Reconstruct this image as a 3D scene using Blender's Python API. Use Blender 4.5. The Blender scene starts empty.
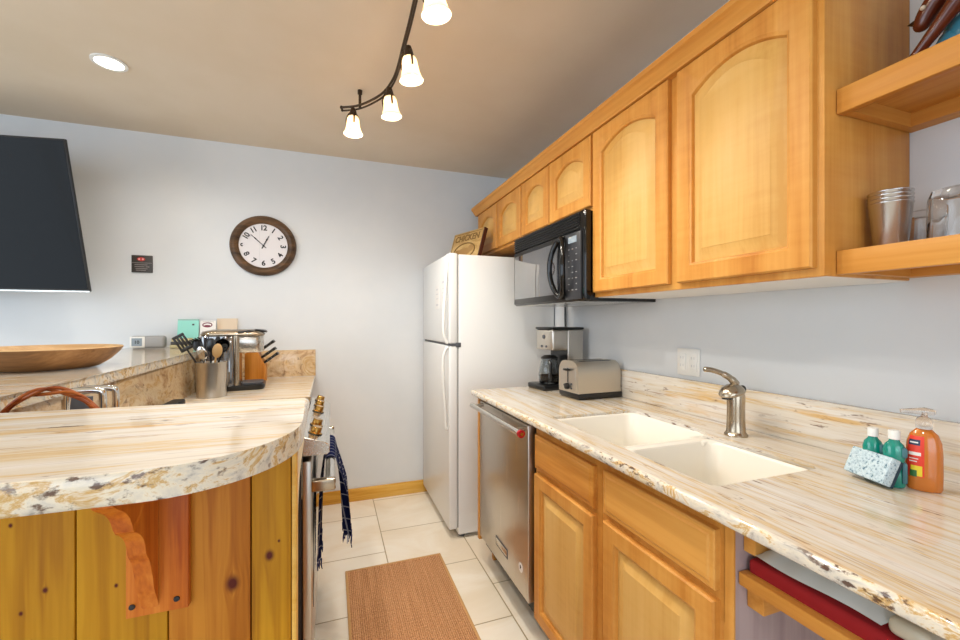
import bpy, bmesh, math, random
from mathutils import Vector, Matrix
random.seed(7)
SC = bpy.context.scene
COL = SC.collection
PI = math.pi
# ------------------------------------------------------------------ camera
cam_d = bpy.data.cameras.new('camera'); cam = bpy.data.objects.new('camera', cam_d); COL.objects.link(cam)
cam_d.sensor_width = 36.0; cam_d.lens = 36.0 * 413.6 / 960.0
cam_d.shift_y = 2.0 / 960.0; cam_d.clip_start = 0.02
cam.location = (0, 0, 1.28); cam.rotation_euler = (PI / 2, 0, -math.atan(149 / 413.6))
SC.camera = cam
# ------------------------------------------------------------------ world, daylight, exposure
W = bpy.data.worlds.new('world'); SC.world = W; W.use_nodes = True
W.node_tree.nodes['Background'].inputs[0].default_value = (0.75, 0.87, 1.0, 1)
W.node_tree.nodes['Background'].inputs[1].default_value = 1.0
SC.view_settings.view_transform = 'Standard'; SC.view_settings.look = 'None'
SC.view_settings.gamma = 1.0; SC.view_settings.use_curve_mapping = False
SC.view_settings.exposure = 0.24

def area(name, loc, rot, sx, sy, power, color):
    l = bpy.data.lights.new(name, 'AREA'); l.shape = 'RECTANGLE'; l.size = sx; l.size_y = sy
    l.energy = power; l.color = color
    o = bpy.data.objects.new(name, l); COL.objects.link(o); o.location = loc; o.rotation_euler = rot
    return o
area('window_daylight', (-0.9, -3.05, 1.45), (PI / 2, 0, 0), 3.2, 1.9, 38, (0.79, 0.89, 1.0))
area('glass_door_daylight', (-3.28, 0.6, 1.25), (PI / 2, 0, -PI / 2), 2.6, 2.1, 46, (0.76, 0.88, 1.0))

def lin(h):
    h = h.lstrip('#'); out = []
    for i in (0, 2, 4):
        v = int(h[i:i + 2], 16) / 255
        out.append(v / 12.92 if v <= 0.04045 else ((v + 0.055) / 1.055) ** 2.4)
    return (*out, 1.0)

# ------------------------------------------------------------------ materials
class NT:
    def __init__(s, name):
        s.m = bpy.data.materials.new(name); s.m.use_nodes = True
        s.t = s.m.node_tree; s.b = s.t.nodes['Principled BSDF']
    def n(s, kind, **kw):
        x = s.t.nodes.new(kind)
        for k, v in kw.items():
            if k.startswith('i_'): x.inputs[int(k[2:])].default_value = v
            else: setattr(x, k, v)
        return x
    def l(s, a, b): s.t.links.new(a, b)
    def pos(s, scale, jitter=False):
        g = s.n('ShaderNodeNewGeometry'); m = s.n('ShaderNodeVectorMath', operation='MULTIPLY')
        src = g.outputs['Position']
        if jitter:
            oi = s.n('ShaderNodeObjectInfo'); mu = s.n('ShaderNodeMath', operation='MULTIPLY', i_1=7.3)
            s.l(oi.outputs['Random'], mu.inputs[0]); ad = s.n('ShaderNodeVectorMath', operation='ADD')
            s.l(src, ad.inputs[0]); s.l(mu.outputs[0], ad.inputs[1]); src = ad.outputs[0]
        s.l(src, m.inputs[0]); m.inputs[1].default_value = scale
        return m.outputs[0]
    def noise(s, vec, scale=1.0, detail=4, rough=0.55, dist=0.0):
        x = s.n('ShaderNodeTexNoise'); s.l(vec, x.inputs['Vector'])
        x.inputs['Scale'].default_value = scale; x.inputs['Detail'].default_value = detail
        x.inputs['Roughness'].default_value = rough; x.inputs['Distortion'].default_value = dist
        return x.outputs[0]
    def ramp(s, fac, stops, interp='LINEAR'):
        r = s.n('ShaderNodeValToRGB'); s.l(fac, r.inputs[0]); e = r.color_ramp; e.interpolation = interp
        while len(e.elements) < len(stops): e.elements.new(0.5)
        for el, (p, c) in zip(e.elements, stops):
            el.position = p; el.color = lin(c) if isinstance(c, str) else (c, c, c, 1)
        return r.outputs[0]
    def mix(s, fac, a, b):
        x = s.n('ShaderNodeMix', data_type='RGBA')
        if isinstance(fac, float): x.inputs[0].default_value = fac
        else: s.l(fac, x.inputs[0])
        for v, i in ((a, 6), (b, 7)):
            if isinstance(v, str): x.inputs[i].default_value = lin(v)
            else: s.l(v, x.inputs[i])
        return x.outputs[2]
    def math(s, op, a, b=None, c=None):
        x = s.n('ShaderNodeMath', operation=op)
        for i, v in enumerate((a, b, c)):
            if v is None: continue
            if isinstance(v, (int, float)): x.inputs[i].default_value = v
            else: s.l(v, x.inputs[i])
        return x.outputs[0]
    def color(s, c): s.l(c, s.b.inputs['Base Color'])
    def bump(s, h, strength=0.2, dist=0.002):
        x = s.n('ShaderNodeBump'); x.inputs['Strength'].default_value = strength; x.inputs['Distance'].default_value = dist
        s.l(h, x.inputs['Height']); s.l(x.outputs[0], s.b.inputs['Normal'])
    def set(s, **kw):
        for k, v in kw.items(): s.b.inputs[k.replace('_', ' ')].default_value = v
        return s

def plain(name, c, rough=0.5, metal=0.0, **kw):
    x = NT(name); x.b.inputs['Base Color'].default_value = lin(c)
    x.b.inputs['Roughness'].default_value = rough; x.b.inputs['Metallic'].default_value = metal
    x.set(**kw)
    return x.m

def wall_paint(name, c, c2):
    x = NT(name); x.color(x.ramp(x.noise(x.pos((1, 1, 1)), 3, 3), [(0.35, c), (0.65, c2)]))
    x.set(Roughness=0.75); x.bump(x.noise(x.pos((1, 1, 1)), 140, 3), 0.12, 0.001); return x.m

def wood(name, tones, axis='z', rough=0.42, coat=0.0, freq=11.0, jitter=True, curl=False):
    x = NT(name); a = 'xyz'.index(axis)
    s1 = [freq] * 3; s1[a] = freq * 0.09
    s2 = [freq * 9] * 3; s2[a] = freq * 0.28
    n1 = x.noise(x.pos(s1, jitter), 1.0, 4, 0.55, 0.5); n2 = x.noise(x.pos(s2, jitter), 1.0, 3)
    f = x.math('ADD', x.math('MULTIPLY', n1, 0.75), x.math('MULTIPLY', n2, 0.25))
    if curl:
        s3 = [freq * 0.6] * 3; s3[a] = freq * 4.5
        f = x.math('ADD', x.math('MULTIPLY', f, 0.86), x.math('MULTIPLY', x.noise(x.pos(s3, jitter), 1.0, 2), 0.14))
    x.color(x.ramp(f, [(0.34, tones[2]), (0.47, tones[1]), (0.62, tones[0])]))
    x.set(Roughness=rough, Coat_Weight=coat, Coat_Roughness=0.12, Specular_IOR_Level=0.28)
    x.bump(n2, 0.06, 0.001); return x.m

def pine(name, knots, tones, axis_y=None):
    # knotty board: vertical grain with tree rings round each knot (x, z, radius)
    x = NT(name)
    g = x.n('ShaderNodeNewGeometry'); sp = x.n('ShaderNodeSeparateXYZ'); x.l(g.outputs['Position'], sp.inputs[0])
    px, pz = sp.outputs[0], sp.outputs[2]
    warp = None; dark = None
    for (kx, kz, kr) in knots:
        dx = x.math('SUBTRACT', px, kx); dz = x.math('MULTIPLY', x.math('SUBTRACT', pz, kz), 0.75)
        d = x.math('SQRT', x.math('ADD', x.math('MULTIPLY', dx, dx), x.math('MULTIPLY', dz, dz)))
        w = x.math('MULTIPLY', x.math('DIVIDE', kr * kr * 1.6, x.math('ADD', x.math('MULTIPLY', d, d), kr * kr)), x.math('MULTIPLY', x.math('SIGN', dx), kr * 0.9))
        warp = w if warp is None else x.math('ADD', warp, w)
        k = x.math('SUBTRACT', 1.0, x.math('SMOOTH_MIN', x.math('DIVIDE', d, kr), 1.0, 0.25))
        k = x.math('MAXIMUM', x.math('MULTIPLY', k, 1.6), 0.0)
        dark = k if dark is None else x.math('MAXIMUM', dark, k)
    cb = x.n('ShaderNodeCombineXYZ')
    x.l(x.math('MULTIPLY', x.math('SUBTRACT', px, warp), 26.0), cb.inputs[0])
    x.l(x.math('MULTIPLY', sp.outputs[1], 26.0), cb.inputs[1]); x.l(x.math('MULTIPLY', pz, 1.6), cb.inputs[2])
    n1 = x.noise(cb.outputs[0], 1.0, 3, 0.5, 0.3)
    fine = x.noise(x.pos((160, 160, 5)), 1.0, 3)
    rings = x.math('SINE', x.math('MULTIPLY', n1, 46.0))
    f = x.math('ADD', x.math('MULTIPLY', n1, 0.72), x.math('ADD', x.math('MULTIPLY', rings, 0.035), x.math('MULTIPLY', fine, 0.24)))
    c = x.ramp(f, [(0.36, tones[2]), (0.48, tones[1]), (0.62, tones[0])])
    dk = x.math('MINIMUM', dark, 1.0)
    x.color(x.mix(dk, c, '#571a08'))
    x.set(Roughness=0.5, Specular_IOR_Level=0.2); return x.m

def granite(name, axis, mode='top'):
    x = NT(name); a = 'xyz'.index(axis)
    def sc(ac, al):
        v = [ac] * 3; v[a] = al; return x.pos(v)
    if mode == 'top':
        c = x.ramp(x.noise(sc(26, 1.5), 1.0, 6, 0.66, 0.35),
                   [(0.30, '#dfdad5'), (0.44, '#d8d0c4'), (0.52, '#d4c9b8'), (0.565, '#cfb488'), (0.60, '#d6c9b4'), (0.66, '#dcd5cc'), (0.78, '#d1c7bb')])
        patch = x.ramp(x.noise(sc(7, 1.6), 1.0, 3), [(0.42, 0.08), (0.60, 1.0)])
        oc = x.ramp(x.noise(sc(34, 3.6), 1.0, 4, 0.6, 0.3), [(0.56, 0.0), (0.66, 0.75)])
        c = x.mix(x.math('MULTIPLY', oc, patch), c, '#d2a452')
        l1 = x.ramp(x.noise(sc(120, 6.5), 1.0, 3, 0.5, 0.3), [(0.60, 0.0), (0.68, 0.65)])
        c = x.mix(x.math('MULTIPLY', l1, patch), c, '#9a7350')
        l2 = x.ramp(x.noise(sc(90, 17), 1.0, 3, 0.6), [(0.625, 0.0), (0.70, 0.95)])
        c = x.mix(x.math('MULTIPLY', l2, patch), c, '#63402c')
        l3 = x.ramp(x.noise(sc(150, 5), 1.3, 3, 0.5), [(0.58, 0.0), (0.72, 0.5)])
        c = x.mix(l3, c, '#b3a292')
    elif mode == 'edge':      # chiselled, polished cross cut: grey white with ochre and dark crystals
        c = x.ramp(x.noise(sc(26, 13), 1.0, 6, 0.68, 0.9),
                   [(0.33, '#9a948c'), (0.42, '#d3ccc0'), (0.52, '#e6dcc8'), (0.58, '#c9a263'), (0.63, '#e0d0b2'), (0.74, '#b5aa9c')])
        d = x.ramp(x.noise(sc(85, 50), 1.0, 4, 0.6), [(0.55, 0.0), (0.63, 0.9)])
        pm = x.ramp(x.noise(sc(9, 6), 1.0, 2), [(0.42, 0.1), (0.6, 1.0)])
        c = x.mix(x.math('MULTIPLY', d, pm), c, '#55372a')
    else:                     # riser: tan with swirled brown clouds
        c = x.ramp(x.noise(sc(8, 5), 1.0, 8, 0.68, 1.6),
                   [(0.30, '#7d5a3c'), (0.42, '#c19f77'), (0.52, '#d6bd99'), (0.62, '#c29a62'), (0.72, '#e2d2b4')])
        d = x.ramp(x.noise(sc(38, 22), 1.0, 5, 0.7, 0.8), [(0.58, 0.0), (0.68, 0.8)])
        c = x.mix(d, c, '#6a4a33')
    x.color(c); x.set(Roughness=0.09, Specular_IOR_Level=0.55)
    return x.m

def tile_floor():
    x = NT('cream_tile')
    g = x.n('ShaderNodeNewGeometry'); sp = x.n('ShaderNodeSeparateXYZ'); x.l(g.outputs['Position'], sp.inputs[0])
    cb = x.n('ShaderNodeCombineXYZ')
    x.l(x.math('ADD', sp.outputs[1], 8.44 * 0.465 - 2.587 + 0.465 * 1.56 + 0.24), cb.inputs[0]); x.l(x.math('ADD', sp.outputs[0], -0.285 + 0.46 * 10), cb.inputs[1])
    br = x.n('ShaderNodeTexBrick'); x.l(cb.outputs[0], br.inputs['Vector'])
    br.offset = 0.5; br.offset_frequency = 2
    br.inputs['Scale'].default_value = 1.0; br.inputs['Brick Width'].default_value = 0.465; br.inputs['Row Height'].default_value = 0.46
    br.inputs['Mortar Size'].default_value = 0.0032; br.inputs['Mortar Smooth'].default_value = 0.25; br.inputs['Bias'].default_value = 0.0
    br.inputs['Color1'].default_value = (0.35, 0.35, 0.35, 1); br.inputs['Color2'].default_value = (0.65, 0.65, 0.65, 1)
    n = x.noise(x.pos((2.2, 3.5, 1)), 1.0, 6, 0.6, 0.8)
    f = x.math('ADD', x.math('MULTIPLY', n, 0.8), x.math('MULTIPLY', br.outputs['Color'], 0.2))
    c = x.ramp(f, [(0.36, '#e8dac3'), (0.5, '#f0e6d5'), (0.64, '#f5efe2')])
    x.color(x.mix(br.outputs['Fac'], c, '#ab9874'))
    x.set(Roughness=0.32); x.bump(x.math('MULTIPLY', br.outputs['Fac'], -1.0), 0.5, 0.002); return x.m

def rug_mat():
    x = NT('ribbed_brown_weave')
    sp = x.n('ShaderNodeSeparateXYZ'); g = x.n('ShaderNodeNewGeometry'); x.l(g.outputs['Position'], sp.inputs[0])
    rib = x.math('SINE', x.math('MULTIPLY', sp.outputs[0], 2 * PI / 0.0085))
    n = x.noise(x.pos((260, 120, 1)), 1.0, 3); nb = x.noise(x.pos((90, 3, 1)), 1.0, 3)
    f = x.math('ADD', x.math('MULTIPLY', rib, 0.06), x.math('ADD', x.math('MULTIPLY', n, 0.75), x.math('MULTIPLY', nb, 0.25)))
    x.color(x.ramp(f, [(0.36, '#9c6d47'), (0.5, '#cc9467'), (0.66, '#e2b48a')]))
    x.set(Roughness=0.95, Specular_IOR_Level=0.1)
    x.bump(x.math('ADD', rib, n), 0.5, 0.003); return x.m

def brushed(name, c, axis, rough=0.3):
    x = NT(name); s = [220] * 3; s['xyz'.index(axis)] = 2.5
    n = x.noise(x.pos(s), 1.0, 3)
    x.color(x.ramp(n, [(0.3, c), (0.7, c)]))
    x.set(Metallic=1.0); x.l(x.math('ADD', x.math('MULTIPLY', n, 0.14), rough - 0.07), x.b.inputs['Roughness'])
    x.bump(n, 0.03, 0.0005); return x.m

def plaid():
    x = NT('navy_plaid_cloth'); g = x.n('ShaderNodeNewGeometry'); sp = x.n('ShaderNodeSeparateXYZ'); x.l(g.outputs['Position'], sp.inputs[0])
    def stripe(o, p, w):
        f = x.math('FRACT', x.math('MULTIPLY', o, 1.0 / p)); return x.math('LESS_THAN', f, w)
    s = x.math('MAXIMUM', stripe(sp.outputs[1], 0.042, 0.10), stripe(sp.outputs[2], 0.05, 0.09))
    x.color(x.mix(x.math('MULTIPLY', s, 0.8), '#27305f', '#c9cbd8'))
    x.set(Roughness=0.95, Specular_IOR_Level=0.1); x.bump(x.noise(x.pos((1, 1, 1)), 600, 2), 0.3, 0.001); return x.m

def sponge_mat():
    x = NT('blue_sponge'); v = x.noise(x.pos((1, 1, 1)), 170, 3)
    c = x.ramp(v, [(0.33, '#5c7c92'), (0.42, '#b4cbd6'), (0.6, '#cfdfe6')])
    d = x.ramp(x.noise(x.pos((1, 1, 1)), 420, 2), [(0.62, 0.0), (0.70, 0.8)])
    x.color(x.mix(d, c, '#3e5564')); x.set(Roughness=0.95); x.bump(v, 0.6, 0.004); return x.m

def glass(name, c='#ffffff', rough=0.0, ior=1.45):
    x = NT(name); x.b.inputs['Base Color'].default_value = lin(c)
    x.set(Roughness=rough, Transmission_Weight=1.0, IOR=ior); return x.m

def emit(name, c, strength, base='#ffffff'):
    x = NT(name); x.b.inputs['Base Color'].default_value = lin(base)
    x.b.inputs['Emission Color'].default_value = lin(c); x.b.inputs['Emission Strength'].default_value = strength
    return x.m

M = {}
M['wall'] = wall_paint('white_wall_paint', '#d3d6d9', '#d8dadc')
M['ceiling'] = wall_paint('tan_ceiling_paint', '#d6c5ae', '#dacab5')
M['tile'] = tile_floor()
MAPLE = ('#d79c4e', '#cb8b3e', '#ba762e')
MAPLE_L = ('#d8ac66', '#d2a35a', '#c7944b')
M['maple'] = wood('honey_maple', MAPLE, 'z', curl=True)
M['maple_panel'] = wood('honey_maple_panel', MAPLE_L, 'z', curl=True)
M['maple_y'] = wood('honey_maple_lengthwise', MAPLE, 'y')
M['maple_x'] = wood('honey_maple_crosswise', MAPLE, 'x')
M['laminate'] = wood('grey_laminate_ambient_tint', ('#b3a0a0', '#a89494', '#9a8687'), 'z', rough=0.5, coat=0)  # grey laminate; purple tint of reflected ambient light is put into the colour
M['orange_fir'] = wood('orange_fir', ('#d88430', '#c66a1c', '#a3480e'), 'z', freq=26)
def burr_mat():
    x = NT('carved_burr'); n = x.noise(x.pos((1, 1, 1)), 95, 6, .68, .8)
    x.color(x.ramp(n, [(.34, '#5a2c0b'), (.46, '#a5611f'), (.58, '#cc8838'), (.7, '#a8672a')])); x.set(Roughness=.55, Specular_IOR_Level=.25); x.bump(n, .7, .004); return x.m
M['burr'] = burr_mat()
M['base_y'] = wood('golden_pine_board', ('#e3b45c', '#d69f3f', '#bf8428'), 'x', freq=16)
M['granite_y'] = granite('granite_long_veins', 'y'); M['granite_x'] = granite('granite_cross_veins', 'x')
M['gr_edge_y'] = granite('granite_edge_long', 'y', 'edge'); M['gr_edge_x'] = granite('granite_edge_cross', 'x', 'edge')
M['gr_riser'] = granite('granite_riser_clouds', 'y', 'riser')
M['pale_cream'] = plain('pale_cream_matte', '#e2d3b4', 0.6)
M['rug'] = rug_mat(); M['rug_edge'] = plain('tan_binding', '#c69a63', 0.9)
M['steel_z'] = brushed('brushed_steel_upright', '#c9c3ba', 'z', 0.30)
M['steel_y'] = brushed('brushed_steel_lengthwise', '#cfccc6', 'y', 0.26)
M['steel_soft'] = plain('satin_steel', '#cbc3b6', 0.42, 1.0)
M['steel_x'] = brushed('brushed_steel_crosswise', '#cfccc6', 'x', 0.28)
M['nickel'] = plain('brushed_nickel', '#b3a591', 0.24, 1.0)
M['chrome'] = plain('chrome', '#dcdcdc', 0.08, 1.0)
M['tumbler'] = plain('satin_polished_steel', '#c4c2c0', 0.27, 1.0)
M['bronze'] = plain('oiled_bronze', '#4a3a2c', 0.42, 0.7)
M['black'] = plain('black_plastic', '#111112', 0.28)
M['black_gloss'] = plain('black_gloss', '#0a0a0b', 0.06)
M['black_matte'] = plain('black_matte', '#161514', 0.6)
M['dark_brown'] = plain('dark_brown_enamel', '#1a0a08', 0.85, 0.0, Specular_IOR_Level=0.08)
M['mw_glass'] = plain('microwave_dark_glass', '#3b3b3f', 0.05, 0.0, Specular_IOR_Level=1.0, Coat_Weight=1.0, Coat_IOR=2.2)
M['mw_panel'] = plain('microwave_grey_keypad', '#2e2f33', 0.35)
M['white_enamel'] = plain('white_enamel', '#e3e3e1', 0.28)
M['white_plastic'] = plain('white_plastic', '#e6e5e1', 0.4)
M['seal_grey'] = plain('grey_gasket', '#9a9a9a', 0.6)
M['dark_grey'] = plain('dark_grey', '#4d4f55', 0.5)
M['lcd'] = plain('lcd_grey', '#8e9aa3', 0.2)
M['sink'] = plain('white_composite', '#ece6da', 0.22)
M['red'] = plain('red_enamel', '#a8121c', 0.25)
M['red_cloth'] = plain('red_cloth', '#9c1218', 0.85)
M['plaid'] = plaid()
M['bag'] = plain('white_poly_bag', '#dfe7e9', 0.35)
M['bag_end'] = plain('clear_bag_end', '#c5bda8', 0.3)
def frosted():
    x = NT('frosted_glass_lit'); x.b.inputs['Base Color'].default_value = lin('#fff4e2')
    x.b.inputs['Emission Color'].default_value = lin('#ffe3b5'); x.b.inputs['Emission Strength'].default_value = 0.08; x.set(Roughness=.3)
    tr_ = x.n('ShaderNodeBsdfTranslucent'); tr_.inputs[0].default_value = lin('#fff0d8'); mx = x.n('ShaderNodeMixShader', i_0=0.62)
    x.l(x.b.outputs[0], mx.inputs[1]); x.l(tr_.outputs[0], mx.inputs[2])
    x.l(mx.outputs[0], x.t.nodes['Material Output'].inputs['Surface']); return x.m
M['frost'] = frosted()
M['bulb'] = emit('lamp_bulb', '#fff0d2', 9.0)
M['downlight'] = emit('downlight_lens', '#fff3dc', 5.0)
M['bowl_out'] = wood('dark_bowl_wood', ('#a98055', '#8d6741', '#6b4c33'), 'x', rough=0.5, coat=0, freq=14)
M['bowl_in'] = wood('pale_bowl_wood', ('#d0b084', '#bf9c70', '#a88357'), 'x', rough=0.5, coat=0, freq=14)
M['wicker'] = wood('red_brown_cane', ('#a65c28', '#823c16', '#54220c'), 'x', rough=0.45, freq=60)
M['clock_frame'] = wood('walnut_brown_frame', ('#6d5139', '#54402f', '#3a2b21'), 'x', rough=0.4, freq=20)
M['clock_face'] = plain('clock_paper', '#dcd8da', 0.6)
M['ink'] = plain('black_ink', '#1c1b1f', 0.6)
M['tv_frame'] = plain('tv_bezel', '#15161a', 0.3)
M['plaque'] = plain('dark_plaque', '#3b3632', 0.4)
M['plaque_red'] = plain('red_mark', '#c1322d', 0.5); M['plaque_pink'] = plain('pale_pink_mark', '#f0b6b0', 0.5)
M['plaque_line'] = plain('grey_mark', '#8d8580', 0.5)
M['teal'] = plain('teal_card', '#8fd3c6', 0.5); M['paper'] = plain('white_paper', '#e9e6e2', 0.6)
M['tan_card'] = plain('tan_card', '#d9c6ae', 0.7)
M['yellow_card'] = plain('yellow_card', '#b5aa80', 0.6)
M['maroon'] = plain('maroon_print', '#7c2f44', 0.6)
M['block_wood'] = wood('orange_knife_block', ('#d9913f', '#c97d2a', '#b0651b'), 'z', freq=18)
M['spoon_wood'] = plain('tan_spoon', '#b9935f', 0.5)
M['green_liq'] = plain('green_soap', '#0c9a88', 0.12, 0.0, Transmission_Weight=0.25, Coat_Weight=0.6)
M['orange_liq'] = plain('orange_soap', '#e0822c', 0.1, 0.0, Transmission_Weight=0.3, Coat_Weight=0.6)
M['clear'] = glass('clear_plastic', '#f5eee8', 0.12); M['glass'] = glass('drinking_glass')
M['carafe'] = glass('carafe_glass', '#cfd4d6')
M['label_red'] = plain('red_label', '#dd3a22', 0.4); M['label_navy'] = plain('navy_label', '#20304f', 0.4)
M['label_slate'] = plain('slate_label', '#3f6f78', 0.4); M['lemon'] = plain('lemon_print', '#e6cf2e', 0.4); M['leaf'] = plain('green_print', '#2f6b35', 0.4)
M['sponge'] = sponge_mat(); M['scour'] = plain('dark_scouring_pad', '#2c3f4c', 0.95)
M['sign_wood'] = wood('carved_sign_wood', ('#d0b078', '#c09c62', '#a7824a'), 'y', rough=0.6, coat=0, freq=24)
M['sign_dark'] = plain('carved_groove_brown', '#80602f', 0.8); M['sign_edge'] = plain('dark_sign_edge', '#4a1e0c', 0.6)
M['sign_mid'] = plain('carved_oval_tan', '#a67f49', 0.7)
M['horse'] = plain('chestnut_glaze', '#5a2413', 0.2); M['horse_dark'] = plain('black_glaze', '#150e0c', 0.25)
M['teal_glaze'] = plain('blue_glaze', '#3e7d92', 0.25); M['cream_glaze'] = plain('cream_glaze', '#d8c7b0', 0.3); M['rust_glaze'] = plain('rust_glaze', '#8f3b1a', 0.3)
M['gold'] = plain('brass_knob', '#b98f4a', 0.18, 1.0)
M['faint_print'] = plain('faint_print', '#cfcfd1', 0.5)
M['pale_mark'] = plain('pale_grey_mark', '#c2c3c6', 0.5)
M['grey_print'] = plain('grey_print', '#8b8c90', 0.5)
KN = [(-0.137, 0.893, 0.0115), (-0.351, 0.93, 0.004), (-0.375, 0.905, 0.003), (-0.365, 0.865, 0.0035), (-0.276, 0.92, 0.003),
      (-0.088, 0.925, 0.008), (-0.075, 0.945, 0.0025), (-0.385, 1.02, 0.003)]
PINE_A = ('#c48d18', '#b37a0c', '#996106'); PINE_B = ('#c58026', '#b06816', '#8e4a0a')
M['pine'] = pine('knotty_pine', KN, PINE_A); M['pine_b'] = pine('knotty_pine_reddish', KN, PINE_B)

def tv_mat():
    # switched-off panel: faint blurred reflections of a living room come from the gloss itself
    x = NT('tv_panel'); x.b.inputs['Base Color'].default_value = lin('#07080a')
    x.set(Roughness=0.10, Specular_IOR_Level=0.10); return x.m
M['tv'] = tv_mat()

# ------------------------------------------------------------------ geometry helpers
def new(): return bmesh.new()
def xf(bm, vs, mtx):
    if mtx is not None: bmesh.ops.transform(bm, matrix=mtx, verts=vs)
def box(bm, lo, hi, bev=0.0, seg=2, mtx=None, mi=0):
    c = [(a + b) / 2 for a, b in zip(lo, hi)]; s = [abs(b - a) for a, b in zip(lo, hi)]
    r = bmesh.ops.create_cube(bm, size=1.0, matrix=Matrix.Translation(c) @ Matrix.Diagonal((*s, 1)))
    vs = r['verts']
    if bev > 0:
        es = list({e for v in vs for e in v.link_edges})
        b = bmesh.ops.bevel(bm, geom=es, offset=bev, segments=seg, profile=0.5, affect='EDGES')
        fs = {f for f in b['faces']}; vs = list({v for f in fs for v in f.verts} | {v for v in vs if v.is_valid})
    if mi:
        for f in {f for v in vs for f in v.link_faces}: f.material_index = mi
    xf(bm, vs, mtx); return vs
def rings(bm, loops, closed=True, cap0=True, cap1=True, mi=0):
    L = [[bm.verts.new(p) for p in lp] for lp in loops]; n = len(L[0]); fs = []
    for a, b in zip(L, L[1:]):
        for i in range(n if closed else n - 1):
            j = (i + 1) % n
            try: fs.append(bm.faces.new((a[i], a[j], b[j], b[i])))
            except ValueError: pass
    if cap0: fs.append(bm.faces.new(list(reversed(L[0]))))
    if cap1: fs.append(bm.faces.new(L[-1]))
    for f in fs: f.material_index = mi
    return [v for l in L for v in l]
def lathe(bm, prof, c=(0, 0, 0), n=32, mtx=None, sx=1.0, sy=1.0, cap0=True, cap1=True, mi=0):
    loops = [[(c[0] + r * sx * math.cos(2 * PI * i / n), c[1] + r * sy * math.sin(2 * PI * i / n), c[2] + z) for i in range(n)] for r, z in prof]
    vs = rings(bm, loops, True, cap0, cap1, mi); xf(bm, vs, mtx); return vs
def tube(bm, pts, r, n=10, closed=False, mtx=None, mi=0):
    pts = [Vector(p) for p in pts]; N = len(pts); rad = r if isinstance(r, (list, tuple)) else [r] * N
    loops = []; up = None
    for i, p in enumerate(pts):
        if closed: t = pts[(i + 1) % N] - pts[i - 1]
        else: t = pts[min(i + 1, N - 1)] - pts[max(i - 1, 0)]
        t.normalize()
        if up is None:
            up = Vector((0, 0, 1)) if abs(t.z) < 0.9 else Vector((1, 0, 0))
        u = (up - t * up.dot(t)); u.normalize(); up = u; w = t.cross(u)
        loops.append([tuple(p + (u * math.cos(2 * PI * k / n) + w * math.sin(2 * PI * k / n)) * rad[i]) for k in range(n)])
    if closed: loops.append(loops[0])
    vs = rings(bm, loops, True, not closed, not closed, mi)
    if closed: bmesh.ops.remove_doubles(bm, verts=vs, dist=1e-6); vs = [v for v in vs if v.is_valid]
    xf(bm, vs, mtx); return vs
def bez(pts, n=8):          # Catmull-Rom through the points
    P = [Vector(p) for p in pts]; out = []
    for i in range(len(P) - 1):
        p0, p1, p2, p3 = P[max(i - 1, 0)], P[i], P[i + 1], P[min(i + 2, len(P) - 1)]
        for k in range(n):
            t = k / n
            out.append(tuple(0.5 * ((2 * p1) + (p2 - p0) * t + (2 * p0 - 5 * p1 + 4 * p2 - p3) * t * t + (3 * p1 - p0 - 3 * p2 + p3) * t ** 3)))
    out.append(tuple(P[-1])); return out
def prism(bm, poly, f, a, b, bev=0.0, seg=3, mi=0):
    """poly of 2D points, f(u, v, w) gives the 3D point; extruded from w=a to w=b"""
    A = [bm.verts.new(f(u, v, a)) for u, v in poly]; B = [bm.verts.new(f(u, v, b)) for u, v in poly]; n = len(poly)
    fa = bm.faces.new(A); fb = bm.faces.new(list(reversed(B))); sides = []
    for i in range(n): sides.append(bm.faces.new((A[i], B[i], B[(i + 1) % n], A[(i + 1) % n])))
    for x in (fa, fb, *sides): x.material_index = mi
    if bev > 0:
        es = list(fa.edges) + list(fb.edges)
        bmesh.ops.bevel(bm, geom=es, offset=bev, segments=seg, profile=0.5, affect='EDGES')
def ball(bm, c, r, sx=1, sy=1, sz=1, n=20, mtx=None):
    R = bmesh.ops.create_uvsphere(bm, u_segments=n, v_segments=max(8, n // 2), radius=r, matrix=Matrix.Translation(c) @ Matrix.Diagonal((sx, sy, sz, 1)))
    xf(bm, R['verts'], mtx); return R['verts']
def wloc(o):
    v = Vector(o.location)
    while o.parent: o = o.parent; v += Vector(o.location)
    return v
def obj(name, bm, mats, parent=None, smooth=38, origin=None):
    me = bpy.data.meshes.new(name)
    bmesh.ops.recalc_face_normals(bm, faces=bm.faces[:])
    if parent is not None: off = wloc(parent)
    elif origin is not None: off = Vector(origin)
    else:
        xs = [v.co for v in bm.verts]
        lo = [min(c[i] for c in xs) for i in range(3)]; hi = [max(c[i] for c in xs) for i in range(3)]
        off = Vector(((lo[0] + hi[0]) / 2, (lo[1] + hi[1]) / 2, lo[2]))
    bmesh.ops.translate(bm, verts=bm.verts[:], vec=-off)
    bm.to_mesh(me); bm.free()
    for m in (mats if isinstance(mats, (list, tuple)) else [mats]): me.materials.append(M[m] if isinstance(m, str) else m)
    if smooth:
        me.polygons.foreach_set('use_smooth', [True] * len(me.polygons)); me.set_sharp_from_angle(angle=math.radians(smooth))
    o = bpy.data.objects.new(name, me); COL.objects.link(o)
    if parent is not None: o.parent = parent
    else: o.location = off
    return o
def thing(name, label, cat, loc, group=None):
    o = bpy.data.objects.new(name, None); COL.objects.link(o); o.location = loc; o.empty_display_size = 0.05
    return tag(o, label, cat, group)
def tag(o, label, cat, group=None):
    o['label'] = label; o['category'] = cat
    if group: o['group'] = group
    return o
def struct(name, bm, m, smooth=None, label=None):
    o = obj(name, bm, m, None, smooth); o['kind'] = 'structure'
    if label: o['label'] = label
    return o
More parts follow.
